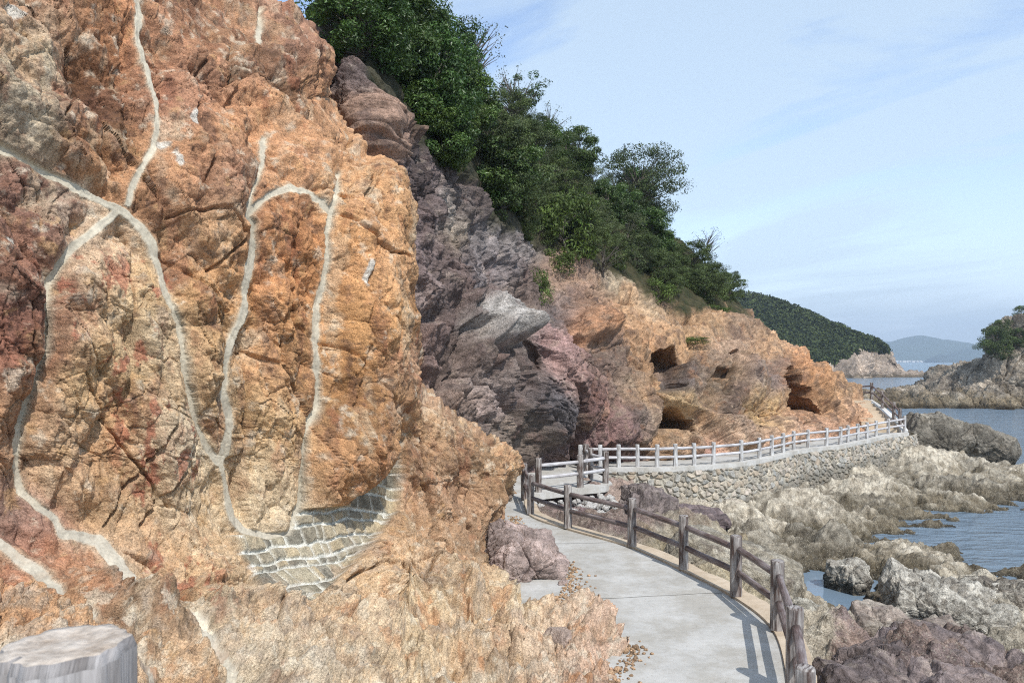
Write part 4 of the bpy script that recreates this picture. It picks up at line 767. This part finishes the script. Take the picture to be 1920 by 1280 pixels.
# pale rubble below the slab
rb = [rock_mesh('rubble_stone', (1, .9, .75), 26, 501 + k * 10, .6, .10, ((196, 190, 178), (214, 206, 194), (160, 152, 140)), M_plainrock, (k * 3, 0, 0), (0, 0, 0), .45) for k in range(5)]
rg = random.Random(11); k = 0
for row in range(5):
    for i in range(13):
        fx = i / 12 + rg.uniform(-.03, .03); x = .55 + fx * 2.15; y = 20.32 + fx * 1.40 - row * .22 + rg.uniform(-.08, .08); z = -.30 - row * .19 + rg.uniform(-.04, .04); s = rg.uniform(.17, .33)
        if row > 2 and fx > .8: continue
        o = put('rubble_stone', rb[k % 5], None, (x, y, z)); o.scale = (s, s, s * rg.uniform(.8, 1)); o.rotation_euler = (rg.uniform(0, 6), rg.uniform(0, 6), rg.uniform(0, 6)); k += 1
        tag(o, 'pale rubble stone piled under the concrete slab behind the brown fence', 'stone', 'rubble stones under the slab')
# ------------------------------------------------------------------ FAR LAND
def sheet(name, label, cat, grid, nr, nc, dsize, amp, seed, colfn, m, rows_ctrl):
    S = surf(grid, nr, nc); n = gnormals(S)
    if n[nr // 3, nc // 2, 1] > 0: n = -n
    p = S.reshape(-1, 3); nv = n.reshape(-1, 3); u, v = proj(p); pf = p.astype(np.float32)
    h, t = rockdisp(pf, dsize, amp, seed, (20, 30, 10), (1, 1, .6), .25, 4, .1)
    V = p + nv * h[:, None]; C = colfn(u, v, p, pf, t, V)
    o = put(name, mesh_np(name, V, grid_faces(nr, nc), np.clip(C, .01, .8), m)); tag(o, label, cat, kind='structure'); return S
def mixin(C, m, c): m = m[:, None]; return C * (1 - m) + lin(c) * m
def isl_col(u, v, p, pf, t, V):
    a = fbm(pf * .25, 3, 5, .6); b = fbm(pf * .7, 5, 5, .6); C = np.ones((len(u), 3)) * lin((158, 146, 130))
    C = mixin(C, sstep(a, 0, .25) * .6, (120, 108, 96)); C = mixin(C, sstep(b, .08, .25) * .6, (200, 188, 170)); C = mixin(C, sstep(-b, .1, .3) * .5, (98, 84, 62))
    z = V[:, 2] + 2; C = mixin(C, (1 - sstep(z + b * 1.2, 1.0, 2.2)) * .6, (124, 108, 78)); C = mixin(C, (1 - sstep(z + b * .4, .2, .7)) * .8, (52, 44, 28))
    return C * (1 + .5 * t)[:, None] * .95
ISL = {1560: [(800, 92), (775, 93), (768, 96), (764, 102), (762, 108), (764, 120), (770, 135)], 1625: [(790, 90), (763, 92), (752, 96), (744, 104), (742, 110), (746, 122), (760, 140)], 1690: [(790, 89), (763, 91), (750, 96), (738, 103), (733, 110), (735, 122), (750, 140)], 1745: [(790, 89), (763, 91), (745, 96), (722, 102), (708, 108), (702, 116), (740, 140)],
 1790: [(790, 89), (763, 91), (742, 95), (712, 100), (697, 106), (690, 113), (735, 140)], 1835: [(790, 89), (763, 91), (742, 95), (716, 99), (697, 104), (687, 110), (735, 140)], 1858: [(790, 89), (764, 91), (740, 95), (712, 98), (694, 101), (680, 106), (735, 140)], 1878: [(790, 89), (764, 91), (742, 95), (700, 97), (655, 99), (622, 103), (700, 140)],
 1920: [(790, 89), (764, 91), (742, 95), (694, 97), (640, 99), (600, 104), (700, 140)], 2000: [(790, 89), (764, 91), (742, 95), (700, 98), (650, 102), (590, 108), (730, 140)], 2150: [(790, 89), (764, 91), (742, 95), (700, 98), (650, 102), (580, 110), (730, 140)]}
sheet('island', 'grey rocky island point across the water on the right', 'island', [[P(u, *ISL[u][r]) for u in sorted(ISL)] for r in range(7)], int(330 * Q), int(520 * Q), 3.2, 1.1, 603, isl_col, M_far, None)
def hd_col(u, v, p, pf, t, V):
    a = fbm(pf * .09, 3, 5, .6); b = fbm(pf * .25, 5, 5, .6); C = np.ones((len(u), 3)) * lin((168, 152, 136))
    C = mixin(C, sstep(a, 0, .25) * .5, (128, 116, 106)); C = mixin(C, sstep(b, .08, .25) * .6, (196, 176, 156)); z = V[:, 2] + 2
    C = mixin(C, (1 - sstep(z + b * 2, .5, 1.6)) * .7, (80, 70, 50)); top = polysd(u, v, HWOOD); C = mixin(C, sstep(top + b * 10, -2, 3), (46, 60, 30))
    return C * (1 + .5 * t)[:, None]
HWOOD = [(1380, 540), (1380, 660), (1480, 672), (1545, 682), (1580, 678), (1600, 662), (1630, 660), (1640, 652), (1660, 662), (1672, 672), (1665, 655), (1640, 635), (1580, 610), (1500, 575), (1440, 555)]
HEAD = {1250: [(760, 205), (740, 215), (700, 230), (650, 250), (600, 275), (560, 300), (545, 320), (600, 400)], 1380: [(750, 215), (728, 222), (700, 235), (655, 255), (612, 280), (575, 305), (556, 325), (600, 400)], 1450: [(730, 230), (714, 238), (695, 245), (660, 262), (625, 285), (590, 305), (570, 322), (610, 400)],
 1510: [(725, 238), (711, 246), (692, 252), (672, 262), (645, 280), (615, 298), (592, 315), (620, 400)], 1560: [(722, 244), (710, 250), (696, 255), (680, 262), (655, 275), (634, 290), (614, 308), (640, 400)], 1600: [(720, 250), (709, 256), (697, 260), (678, 264), (662, 272), (645, 285), (632, 300), (650, 400)], 1640: [(720, 256), (708.5, 261), (699, 264), (680, 267), (664, 272), (655, 280), (648, 292), (660, 380)],
 1664: [(720, 260), (708, 264), (700, 267), (690, 270), (680, 274), (672, 279), (668, 288), (675, 360)], 1690: [(720, 262), (707.5, 267), (703, 269), (700, 272), (698, 275), (697, 279), (697, 285), (705, 330)], 1720: [(720, 262), (708, 267), (705, 269), (703, 272), (702, 275), (702, 278), (703, 284), (712, 320)], 1762: [(720, 262), (713, 267), (712, 269), (711, 272), (711, 275), (711, 278), (712, 284), (715, 320)]}
HG = [[P(u, *HEAD[u][r]) for u in sorted(HEAD)] for r in range(8)]
HDS = sheet('headland', 'wooded headland with a pale rocky foot across the bay', 'headland', HG, int(260 * Q), int(520 * Q), 6.0, 1.8, 703, hd_col, M_far, None)
# far mountains
def mountain(name, label, prof, Y, depth, col, seed):
    pr = np.array(prof, float); us = np.linspace(pr[0, 0], pr[-1, 0], 300); vs = np.interp(us, pr[:, 0], pr[:, 1]); top = (VH - vs) * Y / F + ZC + 2
    t = np.linspace(-1, 1, 60); X = (us - UC) * Y / F; Xg = np.broadcast_to(X[None], (60, 300)); Yg = Y + depth * t[:, None] + 0 * Xg
    rid = fbm(np.stack([Xg.ravel() / depth * 2.2, Yg.ravel() / depth * 1.5, Xg.ravel() * 0], 1), seed, 5, .55).reshape(60, 300)
    Z = top[None] * (1 - np.abs(t[:, None]) ** 1.3) * (1 + rid * .55 * (np.abs(t[:, None]))) - 3
    V = np.stack([Xg, Yg, Z], 2).reshape(-1, 3); m = mat(name); Nn, Ll, b = nodes(m); n = add_noise(m, .02, 6, .6); Ll.new(ramp(m, n.outputs[0], [(.35, tuple(c * .7 for c in col)), (.65, col)]).outputs[0], b.inputs['Base Color']); b.inputs['Roughness'].default_value = 1
    tag(put(name, mesh_np(name, V, grid_faces(60, 300), None, m)), label, name.replace('_', ' '), kind='structure')
mountain('mountain', 'hazy blue mountain ridge on the horizon', [(1480, 676), (1560, 662), (1620, 648), (1645, 640), (1672, 641), (1700, 632), (1722, 628), (1735, 630), (1760, 636), (1775, 636), (1790, 641), (1805, 650), (1825, 647), (1850, 643), (1900, 640), (1960, 648), (2100, 640), (2250, 676)], 4200, 700, (.06, .09, .05), 3)
mountain('mountain', 'nearer low blue ridge reaching behind the rocky island on the right', [(1770, 677), (1790, 662), (1815, 652), (1840, 650), (1875, 640), (1930, 632), (1990, 642), (2080, 650), (2250, 677)], 3500, 400, (.05, .08, .05), 13)
mountain('mountain', 'faint farthest ridge low on the horizon behind the headland tip', [(1500, 677), (1570, 655), (1630, 636), (1668, 640), (1690, 650), (1720, 677)], 5600, 500, (.06, .09, .06), 23)
mountain('far_island', 'small dark wooded islet in front of the hazy mountain', [(1744, 676), (1752, 668), (1762, 663), (1772, 665), (1780, 672), (1786, 676)], 3300, 120, (.04, .06, .04), 9)
# coast town and beach at the foot of the mountain: too far to count
V = []; Fq = []; tr = random.Random(3)
for i in range(150):
    u = tr.gauss(1700, 26) if i < 110 else tr.uniform(1660, 1850); Y = tr.uniform(3350, 3500); x, y, _ = P(u, 0, Y); s = tr.uniform(2.5, 6); h = tr.uniform(2, 7); k = len(V)
    V += [(x - s, y - s, -2), (x + s, y - s, -2), (x + s, y + s, -2), (x - s, y + s, -2), (x - s, y - s, h), (x + s, y - s, h), (x + s, y + s, h), (x - s, y + s, h)]; Fq += [tuple(k + j for j in f) for f in ((4, 5, 6, 7), (0, 1, 5, 4), (1, 2, 6, 5), (2, 3, 7, 6), (3, 0, 4, 7))]
mtn = mat('town_walls'); nodes(mtn)[2].inputs['Base Color'].default_value = (.7, .68, .64, 1)
tag(put('far_town', mesh_np('far_town', np.array(V), Fq, None, mtn, False)), 'pale specks of a distant town along the far coast', 'town', kind='stuff')
# ------------------------------------------------------------------ TREES
def leaf_mat(name, cols, trans=.25, rough=.42, spec=.45):
    m = mat(name); Nn, Ll, b = nodes(m); a = Nn.new('ShaderNodeAttribute'); a.attribute_name = 'Col'
    oi = Nn.new('ShaderNodeObjectInfo'); r = ramp(m, oi.outputs['Random'], [(0, cols[0]), (.5, cols[1]), (1, cols[2])]); c = mixc(m, a.outputs['Color'], r.outputs[0], 1.0, 'MULTIPLY')
    Ll.new(c, b.inputs['Base Color']); b.inputs['Roughness'].default_value = rough; b.inputs['Specular IOR Level'].default_value = spec
    tr_ = Nn.new('ShaderNodeBsdfTranslucent'); Ll.new(c, tr_.inputs['Color']); ms = Nn.new('ShaderNodeMixShader'); ms.inputs[0].default_value = trans; Ll.new(b.outputs[0], ms.inputs[1]); Ll.new(tr_.outputs[0], ms.inputs[2])
    Ll.new(ms.outputs[0], Nn['Material Output'].inputs[0]); return m
M_leafA = leaf_mat('glossy_leaves', ((.75, .95, .7), (1.0, 1.1, .9), (1.15, 1.15, .8)))
M_leafB = leaf_mat('dull_leaves', ((.85, .9, .85), (1.0, 1.0, .9), (1.2, 1.2, 1.0)), .25, .55, .35)
M_leafF = leaf_mat('far_leaves', ((.95, .95, .95), (1.0, 1.0, 1.0), (1.05, 1.05, 1.0)), .2, .9, .1)
M_bark = mat('bark'); nodes(M_bark)[2].inputs['Base Color'].default_value = (.10, .085, .07, 1); nodes(M_bark)[2].inputs['Roughness'].default_value = .95
M_dead = mat('dead_wood'); nodes(M_dead)[2].inputs['Base Color'].default_value = (.22, .19, .16, 1)
def tube(V, Fq, pts, rads, seg=6):
    k0 = len(V)
    for i, (p_, r_) in enumerate(zip(pts, rads)):
        d = Vector(pts[min(i + 1, len(pts) - 1)]) - Vector(pts[max(i - 1, 0)]); q = d.to_track_quat('Z', 'Y')
        for s in range(seg): V.append(tuple(Vector(p_) + q @ Vector((math.cos(6.2832 * s / seg) * r_, math.sin(6.2832 * s / seg) * r_, 0))))
    for i in range(len(pts) - 1):
        for s in range(seg): Fq.append((k0 + i * seg + s, k0 + i * seg + (s + 1) % seg, k0 + (i + 1) * seg + (s + 1) % seg, k0 + (i + 1) * seg + s))
def tree_parts(seed, h, wd, nclump, nleaf, leaf, col, open_=0.0, cl=(.30, .55), lmat=None, low=.15, lean=(0, 0)):
    """crown: leaf-sized faces in many clumps at the limb ends; trunk: tapered trunk with limbs"""
    rn = np.random.RandomState(seed); r = random.Random(seed); V, Fq = [], []
    tp = [(lean[0] * t * t * h + .08 * math.sin(5 * t + seed), lean[1] * t * t * h, t * h * .72) for t in np.linspace(0, 1, 7)]
    tube(V, Fq, tp, [h * .028 * (1 - .75 * t) + .008 for t in np.linspace(0, 1, 7)], 7)
    cen = []; 
    for i in range(nclump):
        a = r.uniform(0, 6.283); el = r.uniform(low, 1) ; rr = math.sqrt(max(0, 1 - (2 * el - 1) ** 2)) ** .8 * wd * .5 * r.uniform(.45, 1.08); z = h * (low + (1 - low) * el) - h * .06 * r.random()
        c = (math.cos(a) * rr + lean[0] * el * el * h, math.sin(a) * rr + lean[1] * el * el * h, z); cen.append(c)
        t = min(6, max(1, int(el * 5))); s = tp[t]; mid = tuple((s[j] * .45 + c[j] * .55) + r.uniform(-.08, .08) * h * .3 for j in range(3))
        if i % 2 == 0 or open_ > 0: tube(V, Fq, [s, mid, c], [h * .010 + .004, h * .006 + .003, .004], 5)
    trunk = mesh_np('trunk', np.array(V), Fq, None, M_bark)
    per = nleaf // nclump; P_, Nn_, T_ = [], [], []
    for c in cen:
        rad = r.uniform(*cl) * wd * .30; d = rn.normal(size=(per, 3)); d /= np.linalg.norm(d, axis=1, keepdims=True); rs = rad * rn.uniform(.35, 1.12, per) ** .6
        q = np.array(c) + d * rs[:, None] * np.array((1.15, 1.15, .72)); P_.append(q); Nn_.append(d * .7 + rn.normal(size=(per, 3)) * .55 + np.array((0, 0, .55))); T_.append(np.full(per, r.uniform(.55, 1.5)))
    Pp = np.concatenate(P_); Nm = np.concatenate(Nn_); T = np.concatenate(T_) * rn.uniform(.65, 1.4, len(Pp)); n = len(Pp)
    Nm /= np.linalg.norm(Nm, axis=1, keepdims=True); a = np.cross(Nm, rn.normal(size=(n, 3))); a /= np.linalg.norm(a, axis=1, keepdims=True) + 1e-9; b = np.cross(Nm, a)
    L_ = leaf * rn.uniform(.6, 1.3, n)[:, None]; W_ = L_ * .42
    V4 = np.stack([Pp - a * L_ * .5, Pp - b * W_ * .5 + Nm * L_ * .06, Pp + a * L_ * .5, Pp + b * W_ * .5 + Nm * L_ * .06], 1).reshape(-1, 3)
    C = np.array(col)[None] * T[:, None]; yel = rn.uniform(0, 1, n)[:, None] ** 3; C = C * (1 - yel * .4) + np.array((.12, .14, .03)) * yel * .4 * T[:, None]
    crown = mesh_np('crown', V4, np.arange(n * 4).reshape(n, 4), np.repeat(C, 4, 0), lmat or M_leafA, False)
    return trunk, crown
def plant(name, parts, loc, rz, s, label, cat, group=None, sz=None):
    root = empty(name, loc, rz); root.scale = (s, s, (sz or 1) * s); tag(root, label, cat, group)
    o = put('trunk', parts[0], root); c = put('crown', parts[1], root)
    return root
GA, GB, GC, GD = (.062, .102, .030), (.076, .106, .038), (.088, .112, .052), (.088, .135, .03)
PA = [tree_parts(900 + i, 4.0, 4.2, 60, int(15000), .19, GA, 0, (.24, .6), M_leafA, .05) for i in range(3)]
PB = [tree_parts(930 + i, 3.2, 3.6, 70, int(13000), .13, GB, 0, (.16, .55), M_leafB, .02, (.05 * i, 0)) for i in range(3)]
PC = [tree_parts(960 + i, 3.0, 3.2, 46, int(9000), .11, GC, .2, (.30, .5), M_leafB, .02) for i in range(2)]
PS = tree_parts(990, 4.6, 5.4, 74, 13000, .14, (.05, .07, .03), 1, (.20, .46), M_leafB, .12, (.16, 0))
PS2 = tree_parts(991, 3.4, 3.4, 26, 2200, .15, (.05, .085, .025), 1, (.20, .40), M_leafA, .3, (.25, 0))
PG = tree_parts(995, 1.0, 1.5, 24, 2600, .09, GD, 0, (.4, .7), M_leafB, .0)
cols_ = np.array(sorted(HILL)); 
def on_hill(u, v):
    """the hillside point seen at a photo position"""
    fl = HV.reshape(-1, 3); uu, vv = _HUV
    i = np.argmin((uu - u) ** 2 + (vv - v) ** 2); return fl[i]
_HUV = proj(HV.reshape(-1, 3))
tl = random.Random(77)
def scatter(poly, step, protos, smin, smax, name, label, cat, group, sink=.3):
    xs = [p_[0] for p_ in poly]; ys = [p_[1] for p_ in poly]; y = min(ys); n = 0
    while y < max(ys):
        x = min(xs) + tl.uniform(0, step)
        while x < max(xs):
            uu, vv = x + tl.uniform(-.35, .35) * step, y + tl.uniform(-.35, .35) * step
            if polysd(np.array([uu]), np.array([vv]), poly)[0] > 0:
                q = on_hill(uu, vv); s = tl.uniform(smin, smax)
                plant(name, protos[n % len(protos)], (q[0], q[1], q[2] - sink), tl.uniform(0, 6.28), s, label, cat, group, tl.uniform(.85, 1.1)); n += 1
            x += step
        y += step * .62
    return n
n1_ = scatter([(590, -80), (650, 40), (690, 110), (740, 200), (775, 285), (840, 320), (900, 340), (915, 330), (870, 230), (795, 130), (725, 30), (700, -60)], 58, PA, .38, .62, 'broadleaf_tree', 'glossy dark green broadleaf tree crowded above the orange cliff at the top', 'tree', 'broadleaf trees above the near cliff')
n2_ = scatter([(905, 300), (940, 400), (975, 440), (1040, 460), (1120, 490), (1180, 520), (1215, 530), (1270, 470), (1235, 410), (1180, 365), (1110, 310), (1020, 250), (950, 200)], 46, PB + PC + PA[:1], .34, .68, 'evergreen_tree', 'dull green low tree packed on the middle of the wooded slope', 'tree', 'trees on the middle slope')
n3_ = scatter([(1215, 450), (1215, 530), (1240, 548), (1300, 560), (1350, 570), (1380, 582), (1388, 575), (1360, 540), (1310, 490)], 32, PB, .38, .64, 'evergreen_tree', 'dark green dense tree at the lower right end of the wooded ridge', 'tree', 'trees at the end of the ridge')
print('TREES', n1_, n2_, n3_)
def one(u, v, parts, s, name, label, sink=.2, rz=0.0, sz=1): q = on_hill(u, v); plant(name, parts, (q[0], q[1], q[2] - sink), rz, s, label, 'tree' if 'tree' in name else 'shrub', None, sz)
one(1185, 415, PS, .95, 'spreading_tree', 'airy tree with open branches standing against the sky on the ridge', .3, 0)
one(960, 245, PS2, .8, 'leaning_tree', 'thin leaning tree with sparse leaves above the glossy trees at the skyline')
one(1060, 470, PG, 1.7, 'shrub', 'bright green leafy shrub at the lower edge of the wooded slope', .2, .5, 1.4)
one(1048, 505, PG, .9, 'shrub', 'small round dark green shrub on the bare rock below the bright shrub', .1, 2)
one(1012, 560, PG, .6, 'shrub', 'small green plant growing in a crack of the mauve rock', .05, 4, 1.6)
one(1305, 648, PG, .8, 'shrub', 'little yellow green shrub sprouting from the orange rock above the hollow', -.1, 1, .35)
one(1232, 560, PG, 1.0, 'shrub', 'green shrub trailing down from the trees onto the upper orange slope', .1, 3)
one(1340, 580, PG, 1.0, 'shrub', 'low grassy green patch high on the slope below the ridge trees', .2, 3, .4)
PT = tree_parts(1001, 2.4, 2.6, 34, 240, .10, (.07, .08, .03), 1, (.2, .4), M_leafB, .25, (.1, 0))
one(895, 150, PT, 1.0, 'bare_shrub', 'leafless twiggy shrub poking into the sky above the glossy trees', 0, 0)
one(985, 215, PT, .95, 'bare_shrub', 'bare grey shrub on the skyline beside the thin leaning tree', 0, 2)
one(1030, 300, PT, .9, 'bare_shrub', 'grey leafless shrub among the green crowns on the middle ridge', -.6, 4)
one(1130, 520, PT, .7, 'bare_shrub', 'grey leafless shrub at the bottom edge of the wood above the orange slope', 0, 1)
one(1340, 490, PT, .8, 'bare_shrub', 'thin bare shrub against the sky low on the ridge', -.5, 5)
# headland wood: one mass of far crowns
def far_wood(name, label, S, poly, n, leaf, rad, seed, kind='stuff', per=70):
    rn = np.random.RandomState(seed); fl = S.reshape(-1, 3); u, v = proj(fl); ok = np.where(polysd(u, v, poly) > 0)[0]; ids = rn.choice(ok, n); c = fl[ids] + np.array((0, 0, rad * .3))
    d = rn.normal(size=(n, per, 3)); d /= np.linalg.norm(d, axis=2, keepdims=True); rr = rad * rn.uniform(.45, 1.25, n)[:, None, None]; Pp = (c[:, None] + d * rr * np.array((1, 1, .8)) * rn.uniform(.75, 1.05, (n, per, 1))).reshape(-1, 3)
    Nm = (d + rn.normal(size=d.shape) * .8 + np.array((0, 0, .3))).reshape(-1, 3); Nm /= np.linalg.norm(Nm, axis=1, keepdims=True); m_ = len(Pp)
    a = np.cross(Nm, rn.normal(size=(m_, 3))); a /= np.linalg.norm(a, axis=1, keepdims=True); b = np.cross(Nm, a); Ls = leaf * rn.uniform(.6, 1.3, m_)[:, None]
    V4 = np.stack([Pp - a * Ls, Pp - b * Ls * .6, Pp + a * Ls, Pp + b * Ls * .6], 1).reshape(-1, 3); T = np.repeat(rn.uniform(.7, 1.25, n), per) * rn.uniform(.5, 1.5, m_)
    C = np.array((.055, .070, .026))[None] * T[:, None]
    return mesh_np(name, V4, np.arange(m_ * 4).reshape(m_, 4), np.repeat(C, 4, 0), M_leafF, False)
tag(put('forest', far_wood('forest', '', HDS, HWOOD, 2300, .62, 2.3, 5)), 'dense dark green wood covering the headland across the bay', 'forest', kind='stuff')
# island trees
for (u, v, Y, s, lb) in [(1868, 668, 98, 1.25, 'wind shaped pine hanging on the left shoulder of the rocky island'), (1880, 640, 100, .95, 'dark pine at the top left of the rocky island'), (1912, 650, 98.5, .8, 'low green tree halfway up the rocky island at the right edge'), (1918, 606, 102, .8, 'dark tree tip on the island summit at the right edge')]:
    q = P(u, v, Y); plant('pine_tree', PB[0], (q[0], q[1], q[2] - .3), u, s * .95, lb, 'tree', None, 1.05)
# ------------------------------------------------------------------ HAZE
hm = mat('haze_air'); Nn, Ll, b = nodes(hm); Nn.remove(b); pv = Nn.new('ShaderNodeVolumePrincipled'); pv.inputs['Color'].default_value = (.66, .81, 1, 1); pv.inputs['Density'].default_value = .00026; pv.inputs['Anisotropy'].default_value = 0.0
Ll.new(pv.outputs[0], Nn['Material Output'].inputs['Volume'])
hb = box_mesh('haze', [(-9500, 9500, -60, 6500, -5.5, 320)], hm); tag(put('haze', hb), 'thin pale blue sea haze', 'haze', kind='stuff')
